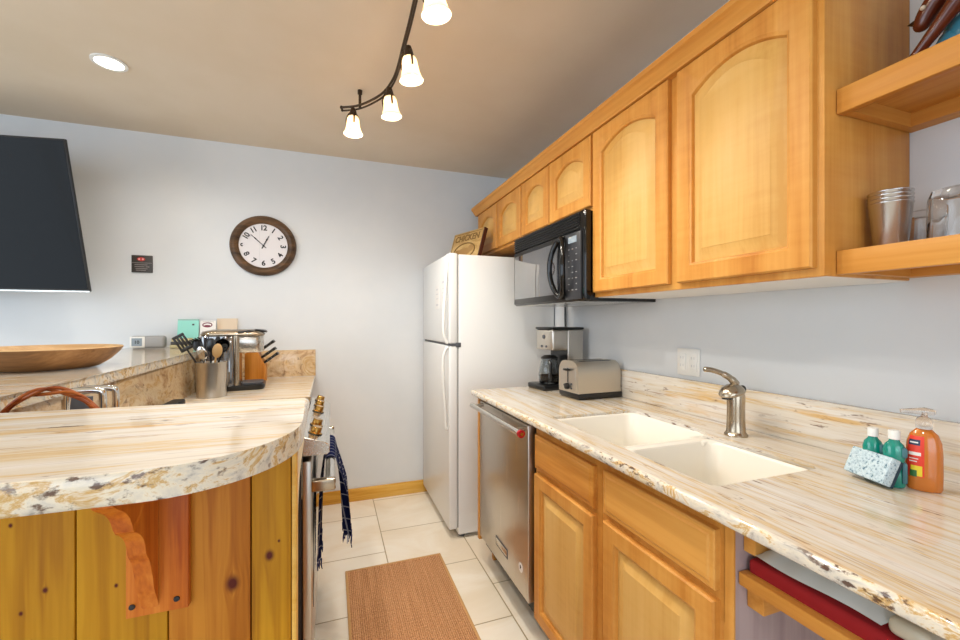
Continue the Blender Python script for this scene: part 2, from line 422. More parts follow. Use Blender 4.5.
def text(name, body, size, mtx, mat, parent, extrude=0.0008, bold=0.0, spacing=1.0):
    cu = bpy.data.curves.new(name, 'FONT'); cu.body = body; cu.size = size; cu.extrude = extrude; cu.offset = bold
    cu.align_x = 'CENTER'; cu.align_y = 'CENTER'; cu.space_character = spacing
    t = bpy.data.objects.new(name + '_tmp', cu); COL.objects.link(t)
    dg = bpy.context.evaluated_depsgraph_get(); me = bpy.data.meshes.new_from_object(t.evaluated_get(dg))
    bpy.data.objects.remove(t); bpy.data.curves.remove(cu)
    me.transform(Matrix.Translation(-wloc(parent)) @ mtx); me.name = name; me.materials.clear(); me.materials.append(M[mat])
    o = bpy.data.objects.new(name, me); COL.objects.link(o); o.parent = parent; return o
def basis(o, x, y, z):
    m = Matrix.Identity(4)
    for i, c in enumerate((x, y, z)):
        for k in range(3): m[k][i] = c[k]
    for k in range(3): m[k][3] = o[k]
    return m
FACE_MY = lambda o: basis(o, (1, 0, 0), (0, 0, 1), (0, -1, 0))      # faces the viewer from the back wall
FACE_MX = lambda o: basis(o, (0, -1, 0), (0, 0, 1), (-1, 0, 0))     # faces the room from the right wall
def cut(o, cutter_bm):
    c = obj('cutter', cutter_bm, 'black', None, None)
    m = o.modifiers.new('b', 'BOOLEAN'); m.operation = 'DIFFERENCE'; m.object = c; m.solver = 'EXACT'
    bpy.context.view_layer.update()
    dg = bpy.context.evaluated_depsgraph_get(); me = bpy.data.meshes.new_from_object(o.evaluated_get(dg))
    o.modifiers.clear(); old = o.data; o.data = me; bpy.data.meshes.remove(old); bpy.data.objects.remove(c)
def edge_mat(bm, mi=1, lim=0.75):
    bm.normal_update()
    for f in bm.faces:
        if abs(f.normal.z) < lim: f.material_index = mi

# ================================================================== SETTING
XW, YB, ZC = 1.358, 3.09, 2.446
XL, YR = -3.4, -3.2
b = new(); box(b, (XL - .1, YR - .1, -0.1), (XW + .1, YB + .1, 0)); struct('floor', b, 'tile')
b = new(); box(b, (XL - .1, YR - .1, ZC), (XW + .1, YB + .1, ZC + .1)); struct('ceiling', b, 'ceiling')
b = new(); box(b, (XL, YB, 0), (XW, YB + .1, ZC)); struct('wall_back', b, 'wall')
b = new(); box(b, (XW, YR, 0), (XW + .1, YB + .1, ZC)); struct('wall_right', b, 'wall')
# left wall and rear wall with the openings the daylight comes through
b = new(); box(b, (XL - .1, YR, 0), (XL, -0.75, ZC)); box(b, (XL - .1, 1.95, 0), (XL, YB + .1, ZC)); box(b, (XL - .1, -0.75, 2.3), (XL, 1.95, ZC)); box(b, (XL - .1, -0.75, 0), (XL, 1.95, 0.15))
struct('wall_left', b, 'wall')
b = new(); box(b, (XL - .1, YR - .1, 0), (-2.55, YR, ZC)); box(b, (0.75, YR - .1, 0), (XW, YR, ZC)); box(b, (-2.55, YR - .1, 2.42), (0.75, YR, ZC)); box(b, (-2.55, YR - .1, 0), (0.75, YR, 0.48))
struct('wall_rear', b, 'wall')
b = new()
for lo, hi in (((-2.55, YR - .06, .48), (-2.49, YR - .01, 2.42)), ((.69, YR - .06, .48), (.75, YR - .01, 2.42)), ((-.93, YR - .06, .48), (-.87, YR - .01, 2.42)), ((-2.55, YR - .06, .48), (.75, YR - .01, .54)), ((-2.55, YR - .06, 2.36), (.75, YR - .01, 2.42))): box(b, lo, hi, .004)
struct('window_1', b, 'white_plastic')
b = new()
for lo, hi in (((XL - .06, -.75, .15), (XL - .01, -.68, 2.3)), ((XL - .06, 1.88, .15), (XL - .01, 1.95, 2.3)), ((XL - .06, .56, .15), (XL - .01, .64, 2.3)), ((XL - .06, -.75, .15), (XL - .01, 1.95, .22)), ((XL - .06, -.75, 2.23), (XL - .01, 1.95, 2.3))): box(b, lo, hi, .004)
struct('window_2', b, 'white_plastic')
b = new(); box(b, (-0.13, YB - .014, 0), (0.78, YB, 0.09), .003); struct('baseboard_back', b, 'base_y', 38)

# ================================================================== CABINET PIECES
def outline(a0, a1, z0, z1, rise, k=14):
    pts = [(a0, z0), (a1, z0)]
    for i in range(k + 1):
        t = i / k; u = 2 * t - 1
        pts.append((a1 + (a0 - a1) * t, z1 - rise * u * u if rise else z1))
    return pts
def cab_door(parent, x, y0, y1, z0, z1, rise=0.0, frame='maple', panel='maple_panel', stile=0.058, th=0.019, name='door'):
    """raised panel door on the plane x, facing -X"""
    k = 14
    def lp(ins, xx, r=0.0):
        return [(xx, a, z) for a, z in outline(y0 + ins, y1 - ins, z0 + ins, z1 - ins, r, k)]
    f = new(); e = 0.004
    rings(f, [lp(0, x + th), lp(0, x + e), lp(e, x), lp(stile - .010, x, rise), lp(stile - .006, x + .003, rise), lp(stile - .003, x + .004, rise), lp(stile, x + .012, rise), lp(stile, x + th, rise)], True, False, False)
    d = obj(name, f, frame, parent, 30)
    p = new()
    rings(p, [lp(stile, x + th, rise), lp(stile, x + .0135, rise), lp(stile + .005, x + .0135, rise), lp(stile + .034, x + .003, rise), lp(stile + .036, x + .0015, rise)], True, True, True)
    obj('panel', p, panel, d, 30)
    return d
def drawer_front(parent, x, y0, y1, z0, z1, mat='maple_y', th=0.019):
    f = new()
    def lp(ins, xx): return [(xx, y0 + ins, z0 + ins), (xx, y1 - ins, z0 + ins), (xx, y1 - ins, z1 - ins), (xx, y0 + ins, z1 - ins)]
    rings(f, [lp(0, x + th), lp(0, x + .005), lp(.004, x + .003), lp(.012, x + .003), lp(.017, x), lp(.02, x)])
    return obj('drawer', f, mat, parent, 20)

# ------------------------------------------------------------------ wall cabinets
XF = 1.034          # face frame plane, doors stand 19 mm proud of it
def wall_cab(label, y0, y1, z0, doors, side_mats=('maple',)):
    t = thing('wall_cabinet', label, 'cabinet', ((XF + XW) / 2, (y0 + y1) / 2, z0))
    b = new(); box(b, (XF, y0 + .0005, z0), (XW - .001, y1 - .0005, 2.09), .002); obj('cabinet_body', b, 'maple', t)
    return t
c1 = wall_cab('tall two-door maple wall cabinet over the sink, beside the open shelves', 0.606, 1.459, 1.383, 0)
cab_door(c1, 1.015, .622, 1.009, 1.402, 2.060, .042); cab_door(c1, 1.015, 1.046, 1.450, 1.402, 2.060, .042)
b = new(); box(b, (XF + .012, .61, 1.381), (XW - .002, 1.45, 1.3828)); obj('underside_panel', b, 'paper', c1)
c2 = wall_cab('short two-door maple wall cabinet directly above the black microwave', 1.459, 2.138, 1.748, 0)
cab_door(c2, 1.015, 1.466, 1.810, 1.765, 2.060, .04); cab_door(c2, 1.015, 1.822, 2.130, 1.765, 2.060, .04)
c3 = wall_cab('short two-door maple wall cabinet above the white refrigerator', 2.138, 2.872, 1.748, 0)
cab_door(c3, 1.015, 2.146, 2.491, 1.765, 2.060, .04); cab_door(c3, 1.015, 2.509, 2.861, 1.765, 2.060, .04)
b = new()
prof = [(1.034, 2.062), (1.008, 2.062), (1.006, 2.068), (1.003, 2.071), (.998, 2.076), (.989, 2.090), (.981, 2.099), (.977, 2.101), (.976, 2.117), (1.034, 2.117)]
prism(b, prof, lambda u, v, w: (u, w, v), 0.594, 2.90)
prism(b, [(2.872 + (1.034 - u), v) for u, v in prof], lambda u, v, w: (w, u, v), 1.02, XW - .002)
o = struct('trim_1', b, 'maple_y', 30); o['label'] = 'maple crown moulding along the top of the wall cabinets'

# ------------------------------------------------------------------ floating shelves
def shelf(label, z0, z1):
    t = thing('floating_shelf', label, 'shelf', (1.235, .1, z0))
    b = new(); box(b, (1.072, -0.55, z0), (1.092, .6045, z1), .001); obj('front_rail', b, 'maple_y', t)
    b = new(); box(b, (1.092, -0.55, z1 - .02), (XW - .001, .6045, z1), 0); obj('board', b, 'maple_y', t)
    b = new(); box(b, (1.315, -0.55, z0 + .002), (XW - .001, .586, z1 - .02)); obj('wall_cleat', b, 'maple_y', t)
    b = new(); box(b, (1.092, .586, z0 + .002), (XW - .001, .6045, z1 - .02)); obj('side_cleat', b, 'maple_x', t)
shelf('upper maple floating shelf holding the horse figurine', 1.748, 1.803)
shelf('lower maple floating shelf holding the steel tumblers and glasses', 1.387, 1.440)

# ------------------------------------------------------------------ base cabinets
def base_cab(label, y0, y1):
    t = thing('base_cabinet', label, 'cabinet', (1.05, (y0 + y1) / 2, 0))
    return t
XB = .764
t = base_cab('maple base cabinet with one drawer and one door, next to the dishwasher', 1.04, 1.462)
b = new(); box(b, (XB, 1.0405, .11), (XW - .001, 1.462, .66), .001); box(b, (XB, 1.0405, .66), (XB + .02, 1.462, .8825)); box(b, (XB + .02, 1.446, .66), (XW - .001, 1.462, .8825)); obj('cabinet_body', b, 'maple', t)
b = new(); box(b, (XB + .06, 1.0405, 0), (XW - .01, 1.462, .11)); obj('toe_kick', b, 'maple_y', t)
drawer_front(t, .745, 1.066, 1.449, .712, .842); cab_door(t, .745, 1.066, 1.449, .125, .690, 0, stile=.055)
t = base_cab('maple sink base cabinet with a false drawer front over one wide door', .612, 1.04)
b = new(); box(b, (XB, .632, .11), (XW - .001, 1.0395, .66), .001); box(b, (XB, .632, .66), (XB + .02, 1.0395, .8825)); obj('cabinet_body', b, 'maple', t)
b = new(); box(b, (XB + .004, .612, 0), (XW - .001, .632, .8825)); obj('end_panel', b, 'laminate', t)
b = new(); box(b, (XB, .611, .0), (XB + .0045, .633, .8825)); obj('end_stile', b, 'maple', t)
b = new(); box(b, (XB + .06, .633, 0), (XW - .01, 1.0395, .11)); obj('toe_kick', b, 'maple_y', t)
drawer_front(t, .745, .642, 1.016, .722, .848); cab_door(t, .745, .642, 1.016, .125, .700, 0, stile=.055)

# filler panel at the refrigerator end
b = new(); box(b, (.738, 2.062, .13), (XW - .001, 2.084, .8825)); box(b, (.82, 2.062, 0), (XW - .001, 2.084, .13)); o = obj('end_panel', b, 'maple'); tag(o, 'narrow maple end panel between the dishwasher and the refrigerator', 'panel')

# ------------------------------------------------------------------ right countertop, backsplash, sink
t = thing('countertop', 'long cream granite countertop around the white sink', 'countertop', (1.03, .8, .884))
b = new(); box(b, (.712, -.62, .884), (XW - .001, 2.128, .914)); es = [e for e in b.edges if all(abs(v.co.x - .712) < 1e-4 for v in e.verts) or all(abs(v.co.y - 2.128) < 1e-4 for v in e.verts)]
bmesh.ops.bevel(b, geom=es, offset=.011, segments=4, profile=.5, affect='EDGES'); edge_mat(b, 1, .9)
top = obj('slab', b, ['granite_y', 'gr_edge_y'], t, 40)
hole = [(.815, .687), (.80, .702), (.80, 1.395), (.815, 1.41), (1.165, 1.41), (1.185, 1.39), (1.185, 1.09), (1.178, 1.055), (1.16, 1.025), (1.149, .995), (1.147, .96), (1.155, .702), (1.14, .687)]
cb = new(); prism(cb, hole, lambda u, v, w: (u, v, w), .80, .95); cut(top, cb)
top.data.set_sharp_from_angle(angle=math.radians(40))
b = new(); box(b, (XW - .022, -.62, .9142), (XW - .001, 2.128, 1.049), .002); obj('backsplash', b, 'granite_y', t)

def rrect(x0, x1, y0, y1, r, z, k=6):
    out = []
    for cx, cy, a0 in ((x1 - r, y1 - r, 0), (x0 + r, y1 - r, 90), (x0 + r, y0 + r, 180), (x1 - r, y0 + r, 270)):
        for i in range(k + 1):
            a = math.radians(a0 + 90 * i / k); out.append((cx + r * math.cos(a), cy + r * math.sin(a), z))
    return out
sk = thing('sink', 'white undermount double-bowl sink set in the cream granite countertop', 'sink', (.99, 1.05, .68))
def bowl(x0, x1, y0, y1, zf, ex, lab):
    b = new()
    L = [rrect(x0 - ex[0], x1 + ex[1], y0 - ex[2], y1 + ex[3], .03, zf), rrect(x0, x1, y0, y1, .045, zf - .001), rrect(x0 + .004, x1 - .004, y0 + .004, y1 - .004, .047, zf - .008),
         rrect(x0 + .012, x1 - .012, y0 + .012, y1 - .012, .05, zf - .13), rrect(x0 + .02, x1 - .02, y0 + .02, y1 - .02, .055, zf - .165), rrect(x0 + .045, x1 - .045, y0 + .045, y1 - .045, .06, zf - .18),
         rrect(x0 + .16, x1 - .16, y0 + .12, y1 - .12, .02, zf - .184)]
    rings(b, L, True, False, True)
    o = obj('bowl', b, 'sink', sk, 50)
    cx, cy = (x0 + x1) / 2, (y0 + y1) / 2
    d = new(); lathe(d, [(.0, .0), (.044, 0), (.046, .002), (.04, .004), (.034, .001), (.0, -.001)], (cx, cy, zf - .183), 28, None, 1, 1, False, False); obj('drain', d, 'chrome', o)
bowl(.803, 1.181, 1.030, 1.406, .9035, (.002, .002, .018, .002), 'far')
bowl(.803, 1.1435, .691, .994, .9035, (.002, .002, .002, .018), 'near')
b = new(); box(b, (1.10, .985, .890), (1.150, 1.045, .9025), .003); obj('divider_end', b, 'sink', sk)

# faucet
f = thing('faucet', 'brushed nickel single-lever faucet standing behind the sink', 'faucet', (1.232, .978, .914))
cx, cy = 1.232, .978
b = new(); lathe(b, [(.034, 0), (.034, .004), (.030, .009), (.0275, .014), (.026, .05), (.0255, .09), (.0265, .126), (.025, .134), (.02, .137)], (cx, cy, .914), 36); obj('body', b, 'nickel', f)
b = new()
HM = Matrix.Translation((cx - .012, cy + .004, .914 + .137)) @ Matrix.Rotation(math.radians(-14), 4, 'Y')
lathe(b, [(.0, -.008), (.030, -.008), (.037, -.004), (.0385, .002), (.035, .014), (.027, .026), (.016, .034), (.0, .038)], (0, 0, 0), 32, HM @ Matrix.Diagonal((1, 1, .78, 1)), 1.12, .92, False, False); obj('spout_head', b, 'nickel', f)
b = new(); lathe(b, [(.0, 0), (.014, 0), (.014, .012), (.0, .012)], (cx - .034, cy + .006, .914 + .118), 20, None, 1, 1, False, False); obj('aerator', b, 'black', f)
b = new(); tube(b, bez([(cx + .004, cy + .002, 1.078), (cx - .012, cy + .008, 1.096), (cx - .036, cy + .018, 1.112), (cx - .068, cy + .032, 1.124), (cx - .090, cy + .042, 1.126)], 6), [.012] * 6 + [.0105] * 6 + [.0085] * 6 + [.0085] * 6 + [.006], 12); obj('lever', b, 'nickel', f)
b = new(); ball(b, (cx + .024, cy - .004, 1.062), .011, 1, 1, 1.2, 14); obj('hose_button', b, 'black', f)

# outlet plate
o = thing('outlet_plate', 'white double outlet plate on the wall above the backsplash', 'outlet', (XW, 1.283, 1.065))
b = new(); box(b, (XW - .006, 1.228, 1.065), (XW - .0005, 1.338, 1.173), .002); obj('plate', b, 'white_plastic', o)
for yy in (1.256, 1.310):
    b = new(); box(b, (XW - .0095, yy - .0165, 1.086), (XW - .0055, yy + .0165, 1.152), .001); r = obj('receptacle', b, 'white_plastic', o)
    for zz in (1.105, 1.136):
        b = new()
        for dy in (-.006, .006): box(b, (XW - .0101, yy + dy - .0012, zz - .005), (XW - .0094, yy + dy + .0012, zz + .005))
        obj('socket', b, 'pale_mark', r)

# ================================================================== DISHWASHER
d = thing('dishwasher', 'stainless steel dishwasher under the counter, beside the refrigerator', 'dishwasher', (1.03, 1.76, 0))
b = new(); box(b, (.775, 1.487, .10), (XW - .02, 2.058, .868)); box(b, (.84, 1.49, 0), (XW - .04, 2.05, .10)); obj('tub', b, 'black_matte', d)
b = new(); box(b, (.740, 1.488, .155), (.774, 2.055, .866), .0025); dr = obj('door', b, 'steel_z', d)
b = new(); tube(b, [(.690, 1.455, .848), (.690, 1.47, .848), (.690, 2.02, .848), (.690, 2.04, .848)], [.0125, .0125, .0125, .0125], 16); h = obj('handle', b, 'steel_y', d)
for yy in (1.505, 2.005):
    b = new(); tube(b, [(.742, yy, .852), (.715, yy, .850), (.690, yy, .848)], .010, 12); obj('handle_bracket', b, 'steel_x', h)
b = new(); lathe(b, [(.0, 0), (.0155, 0), (.0155, .012), (.0, .014)], (0, 0, 0), 20, Matrix.Translation((.690, 1.4555, .848)) @ Matrix.Rotation(PI / 2, 4, 'X'), 1, 1, False, False); o = obj('end_cap', b, 'red', h); o['label'] = 'red medallion end cap'
b = new(); lathe(b, [(.0, 0), (.007, 0), (.007, .001), (.0, .001)], (0, 0, 0), 16, Matrix.Translation((.690, 1.4412, .848)) @ Matrix.Rotation(PI / 2, 4, 'X'), 1, 1, False, False); obj('medallion_mark', b, 'gold', o)
b = new(); box(b, (.7385, 1.690, .222), (.7402, 1.830, .266), .0006); bd = obj('badge', b, 'dark_grey', d)
b = new(); box(b, (.7376, 1.697, .229), (.7386, 1.823, .259), .0004); obj('badge_face', b, 'steel_y', bd)
b = new(); lathe(b, [(.0, 0), (.019, 0), (.019, .0012), (.0, .0012)], (0, 0, 0), 24, Matrix.Translation((.7402, 1.556, .262)) @ Matrix.Rotation(-PI / 2, 4, 'Y'), 1, 1, False, False); st = obj('sticker', b, 'paper', d)
text('sticker_mark', 'P', .022, FACE_MX((.7386, 1.556, .262)), 'ink', st, .0002, .001)

# ================================================================== REFRIGERATOR
f = thing('refrigerator', 'white top-freezer refrigerator against the back wall', 'refrigerator', (1.0, 2.70, 0))
ZT = 1.687
b = new(); box(b, (.708, 2.338, .022), (XW - .008, 3.062, ZT - .006), .008, 3); obj('cabinet', b, 'white_enamel', f)
b = new()
for x, y in ((.74, 2.38), (.74, 3.02), (1.28, 2.38), (1.28, 3.02)):
    b = new(); lathe(b, [(.02, 0), (.02, .024)], (x, y, 0), 14); obj('foot', b, 'dark_grey', f)
b = new(); box(b, (.720, 2.345, .022), (.735, 3.055, .075)); obj('toe_grille', b, 'black_matte', f)
def fr_door(z0, z1, nm):
    b = new(); box(b, (.650, 2.336, z0), (.703, 3.064, z1), .010, 3); dr = obj(nm, b, 'white_enamel', f)
    b = new(); box(b, (.7025, 2.342, z0 + .006), (.7085, 3.058, z1 - .006)); obj('gasket', b, 'seal_grey', dr)
    return dr
fd = fr_door(1.152, ZT, 'freezer_door'); rd = fr_door(.060, 1.138, 'fridge_door')
b = new(); box(b, (.664, 2.337, 1.1382), (.70, 3.06, 1.1518)); box(b, (.69, 2.334, 1.132), (.722, 2.345, 1.158), .002); obj('hinge_strip', b, 'dark_grey', f)
b = new(); tube(b, bez([(.648, 2.352, 1.676), (.642, 2.352, 1.60), (.632, 2.353, 1.46), (.622, 2.354, 1.32), (.622, 2.354, 1.22), (.636, 2.353, 1.165), (.648, 2.352, 1.160)], 5), .0095, 10); obj('handle', b, 'white_plastic', fd)
b = new(); tube(b, bez([(.648, 2.352, 1.130), (.634, 2.353, 1.120), (.620, 2.354, 1.07), (.618, 2.354, .98), (.624, 2.354, .86), (.632, 2.354, .72), (.634, 2.354, .66), (.645, 2.354, .652)], 5), .0095, 10); obj('handle', b, 'white_plastic', rd)
# faint printed notices on the freezer door
def notice(y, z, w, h, lines, lbl):
    b = new(); box(b, (.6482, y - w / 2, z - h / 2), (.6498, y + w / 2, z + h / 2)); n = obj('notice', b, 'paper', fd)
    for k, (dz, ww, th) in enumerate(lines):
        b = new(); box(b, (.6479, y - ww / 2, z + dz - th / 2), (.6483, y + ww / 2, z + dz + th / 2)); obj('print_line', b, 'faint_print', n)
notice(2.46, 1.475, .10, .17, [(.05, .07, .014), (.012, .05, .006), (-.015, .06, .006), (-.045, .04, .006)], 'a')
notice(2.62, 1.44, .10, .15, [(.05, .05, .010), (.02, .06, .006), (-.01, .05, .006), (-.05, .06, .012)], 'b')

# carved sign leaning on the wall cabinet, on the refrigerator
A = Vector((.775, 2.835, ZT)); B_ = Vector((.885, 2.520, ZT)); ux = (B_ - A).normalized(); nn = Vector((0, 0, 1)).cross(ux)   # nn points away from viewer
if nn.x < 0: nn = -nn
lean = math.radians(17); uy = (Vector((0, 0, 1)) * math.cos(lean) + nn * math.sin(lean)).normalized(); uz = ux.cross(uy).normalized()
Ws, Hs = (B_ - A).length, .225
SM = basis(A + ux * Ws / 2 + uy * Hs / 2 + Vector((0, 0, .001)), ux, uy, uz)
sg = thing('carved_sign', 'carved tan wooden sign leaning on top of the refrigerator', 'sign', tuple((A + B_) / 2))
b = new(); box(b, (-Ws / 2, -Hs / 2, -.019), (Ws / 2, Hs / 2, 0), .002, 2, SM); obj('board', b, 'sign_wood', sg)
b = new(); box(b, (Ws / 2 - .001, -Hs / 2, -.024), (Ws / 2 + .010, Hs / 2, .002), .001, 1, SM); o = obj('edge_strip', b, 'sign_edge', sg); o['label'] = 'dark brown right edge'
b = new()
for (x0, x1, y0, y1) in ((-Ws / 2 + .012, Ws / 2 - .012, Hs / 2 - .014, Hs / 2 - .010), (-Ws / 2 + .012, -Ws / 2 + .016, -Hs / 2 + .01, Hs / 2 - .010)): box(b, (x0, y0, -.001), (x1, y1, .0012), 0, 1, SM)
obj('groove', b, 'sign_dark', sg)
text('lettering', 'CHICKEN', .062, SM @ Matrix.Translation((0, .062, .001)), 'sign_dark', sg, .001, .0018, 1.02)
b = new(); tube(b, [(.115 * math.cos(2 * PI * i / 40), -.035 + .058 * math.sin(2 * PI * i / 40), .001) for i in range(40)], .0045, 6, True, SM); obj('oval', b, 'sign_dark', sg)
b = new(); ball(b, (0, 0, 0), .1, .75, .30, .03, 20, SM @ Matrix.Translation((-.005, -.04, 0))); ball(b, (0, 0, 0), .03, 1, .9, .1, 14, SM @ Matrix.Translation((.068, -.018, 0)))
box(b, (-.10, -.045, -.001), (-.06, -.02, .003), .001, 1, SM); obj('relief', b, 'sign_mid', sg)

# ================================================================== MICROWAVE
m = thing('microwave', 'black over-the-range microwave hung under the short wall cabinet', 'microwave', (1.16, 1.78, 1.366))
b = new(); box(b, (.985, 1.4615, 1.368), (XW - .002, 2.132, 1.7455), .003); obj('case', b, 'black_gloss', m)
b = new(); box(b, (.978, 1.446, 1.370), (1.010, 2.134, 1.7455), .007, 3); obj('front_frame', b, 'black_gloss', m)
b = new(); box(b, (.9745, 1.485, 1.668), (.979, 2.122, 1.738)); gr = obj('vent_grille', b, 'black_matte', m)
b = new()
for k in range(6): box(b, (.967, 1.487, 1.671 + k * .0115), (.976, 2.120, 1.6765 + k * .0115), .001, 1, Matrix.Identity(4))
obj('slats', b, 'black', gr)
b = new(); box(b, (.970, 1.592, 1.376), (.979, 2.126, 1.660), .004); dr = obj('door', b, 'black', m)
b = new(); box(b, (.9680, 1.645, 1.405), (.9702, 2.112, 1.640), .0006); obj('window', b, 'mw_glass', dr)
b = new(); tube(b, [(.948 - .012 * math.cos(2 * a), 1.610 + .056 * math.cos(a), 1.520 + .128 * math.sin(a)) for a in [2 * PI * i / 44 for i in range(44)]], .0125, 10, True)
for zz in (1.395, 1.645): tube(b, [(.972, 1.610, zz), (.950, 1.610, zz)], .012, 10)
obj('handle', b, 'black_gloss', dr)
b = new(); box(b, (.970, 1.468, 1.376), (.979, 1.588, 1.660), .003); cp = obj('control_panel', b, 'mw_panel', m)
b = new(); box(b, (.9684, 1.495, 1.618), (.9702, 1.560, 1.645)); obj('display', b, 'lcd', cp)
for r in range(8):
    for c in range(3):
        if (r * 3 + c) % 5 == 4: continue
        yy, zz = 1.498 + c * .029, 1.592 - r * .025
        w = .005 if (r + c) % 3 else .003
        b = new(); box(b, (.9686, yy - w, zz - .0018), (.9702, yy + w, zz + .0018)); obj('key', b, 'seal_grey', cp)
b = new(); box(b, (.99, 1.50, 1.3665), (1.30, 2.10, 1.3685)); bp = obj('filter_plate', b, 'steel_y', m)
# cord from the microwave down the corner
b = new(); tube(b, [(XW - .012, 2.20, 1.748), (XW - .012, 2.20, 1.30), (XW - .012, 2.18, 1.0), (XW - .030, 2.12, .925)], .006, 8); o = obj('power_cord', b, 'black'); tag(o, 'thin black power cord running down the wall behind the coffee maker', 'cord')

# ================================================================== COUNTER APPLIANCES, RIGHT
k = thing('coffee_maker', 'steel and black drip coffee maker beside the refrigerator', 'coffee maker', (1.21, 2.04, .914))
KM = Matrix.Translation((1.215, 2.035, .914)) @ Matrix.Rotation(math.radians(4), 4, 'Z')
b = new(); box(b, (-.165, -.085, 0), (.095, .085, .028), .008, 3, KM); obj('base', b, 'black', k)
b = new(); box(b, (-.01, -.082, .028), (.095, .082, .325), .006, 3, KM); obj('tower', b, 'steel_z', k)
b = new(); box(b, (-.013, -.080, .03), (-.0095, .080, .215), 0, 1, KM); obj('tower_front', b, 'black', k)
b = new(); box(b, (-.11, -.084, .212), (-.0102, .084, .325), .010, 3, KM); hd = obj('brew_head', b, 'steel_z', k)
b = new(); box(b, (-.113, -.086, .3255), (.097, .086, .338), .005, 2, KM); obj('lid', b, 'black', k)
for (dy, dz, r) in ((0, .285, .012), (-.025, .232, .007), (.02, .232, .007)):
    b = new(); lathe(b, [(.0, 0), (r, 0), (r, .004), (.0, .005)], (0, 0, 0), 16, KM @ Matrix.Translation((-.110, dy, dz)) @ Matrix.Rotation(-PI / 2, 4, 'Y'), 1, 1, False, False); obj('button', b, 'dark_grey', hd)
b = new(); lathe(b, [(.0, 0), (.052, 0), (.058, .01), (.060, .05), (.052, .095), (.043, .125), (.045, .135), (.040, .135), (.040, .125), (.049, .094), (.057, .05), (.054, .012), (.0, .006)], (0, 0, 0), 28, KM @ Matrix.Translation((-.075, 0, .0285)), 1, 1, False, False); cf = obj('carafe', b, 'carafe', k)
b = new(); lathe(b, [(.0, .0), (.050, 0), (.056, .012), (.057, .035), (.0, .035)], (0, 0, 0), 28, KM @ Matrix.Translation((-.075, 0, .0365)), .95, .95, False, False); obj('coffee', b, 'dark_brown', cf)
b = new(); lathe(b, [(.0, .02), (.03, .018), (.047, .006), (.047, 0), (.0, 0)], (0, 0, 0), 28, KM @ Matrix.Translation((-.075, 0, .164)), 1, 1, False, False); obj('carafe_lid', b, 'black', cf)
b = new(); tube(b, bez([(-.10, -.040, .155), (-.115, -.068, .15), (-.118, -.078, .11), (-.112, -.066, .06)], 5), .008, 8, False, KM); obj('carafe_handle', b, 'black', cf)

k = thing('toaster', 'brushed steel toaster with a black base beside the drip coffee maker', 'toaster', (1.186, 1.737, .914))
KM = Matrix.Translation((1.204, 1.737, .914)) @ Matrix.Rotation(math.radians(2), 4, 'Z') @ Matrix.Diagonal((.92, .86, 1, 1))
b = new(); box(b, (-.137, -.098, 0.004), (.137, .098, .030), .006, 2, KM); obj('base', b, 'black', k)
def arch(x, hw, z0, z1, r, kk=7):
    p = [(x, -hw, z0), (x, hw, z0)]
    for i in range(kk + 1):
        a = PI / 2 * i / kk; p.append((x, hw - r + r * math.cos(a), z1 - r + r * math.sin(a)))
    for i in range(kk + 1):
        a = PI / 2 + PI / 2 * i / kk; p.append((x, -hw + r + r * math.cos(a), z1 - r + r * math.sin(a)))
    return p
b = new(); vs = rings(b, [[tuple(KM @ Vector(q)) for q in arch(x, .094 - e, .030, .178 - e, .055)] for x, e in ((-.132, .004), (-.128, 0), (.128, 0), (.132, .004))]); obj('shell', b, 'steel_soft', k, 30)
b = new(); rings(b, [[tuple(KM @ Vector(q)) for q in arch(x, .0955, .030, .1795, .056)] for x in (-.138, -.128)]); fr = obj('end_frame', b, 'steel_soft', k, 30)
b = new(); box(b, (-.1405, -.07, .04), (-.1375, .07, .15), .001, 1, KM); obj('end_plate', b, 'steel_z', fr)
b = new(); box(b, (-.142, -.004, .075), (-.1400, .004, .145), 0, 1, KM); obj('lever_slot', b, 'black', fr)
b = new(); box(b, (-.160, -.022, .132), (-.1400, .022, .142), .003, 2, KM); obj('lever', b, 'black', fr)
b = new(); lathe(b, [(.0, 0), (.016, 0), (.014, .016), (.0, .017)], (0, 0, 0), 18, KM @ Matrix.Translation((-.1405, .0, .058)) @ Matrix.Rotation(-PI / 2, 4, 'Y'), 1, 1, False, False); obj('dial', b, 'black', fr)
for dy, dz in ((-.035, .05), (-.035, .07), (.035, .06)):
    b = new(); lathe(b, [(.0, 0), (.005, 0), (.005, .004), (.0, .004)], (0, 0, 0), 12, KM @ Matrix.Translation((-.1405, dy, dz)) @ Matrix.Rotation(-PI / 2, 4, 'Y'), 1, 1, False, False); obj('button', b, 'dark_grey', fr)
for dy in (-.035, .035):
    b = new(); box(b, (-.10, dy - .014, .170), (.10, dy + .014, .1792), .002, 1, KM); obj('bread_slot', b, 'black', k)

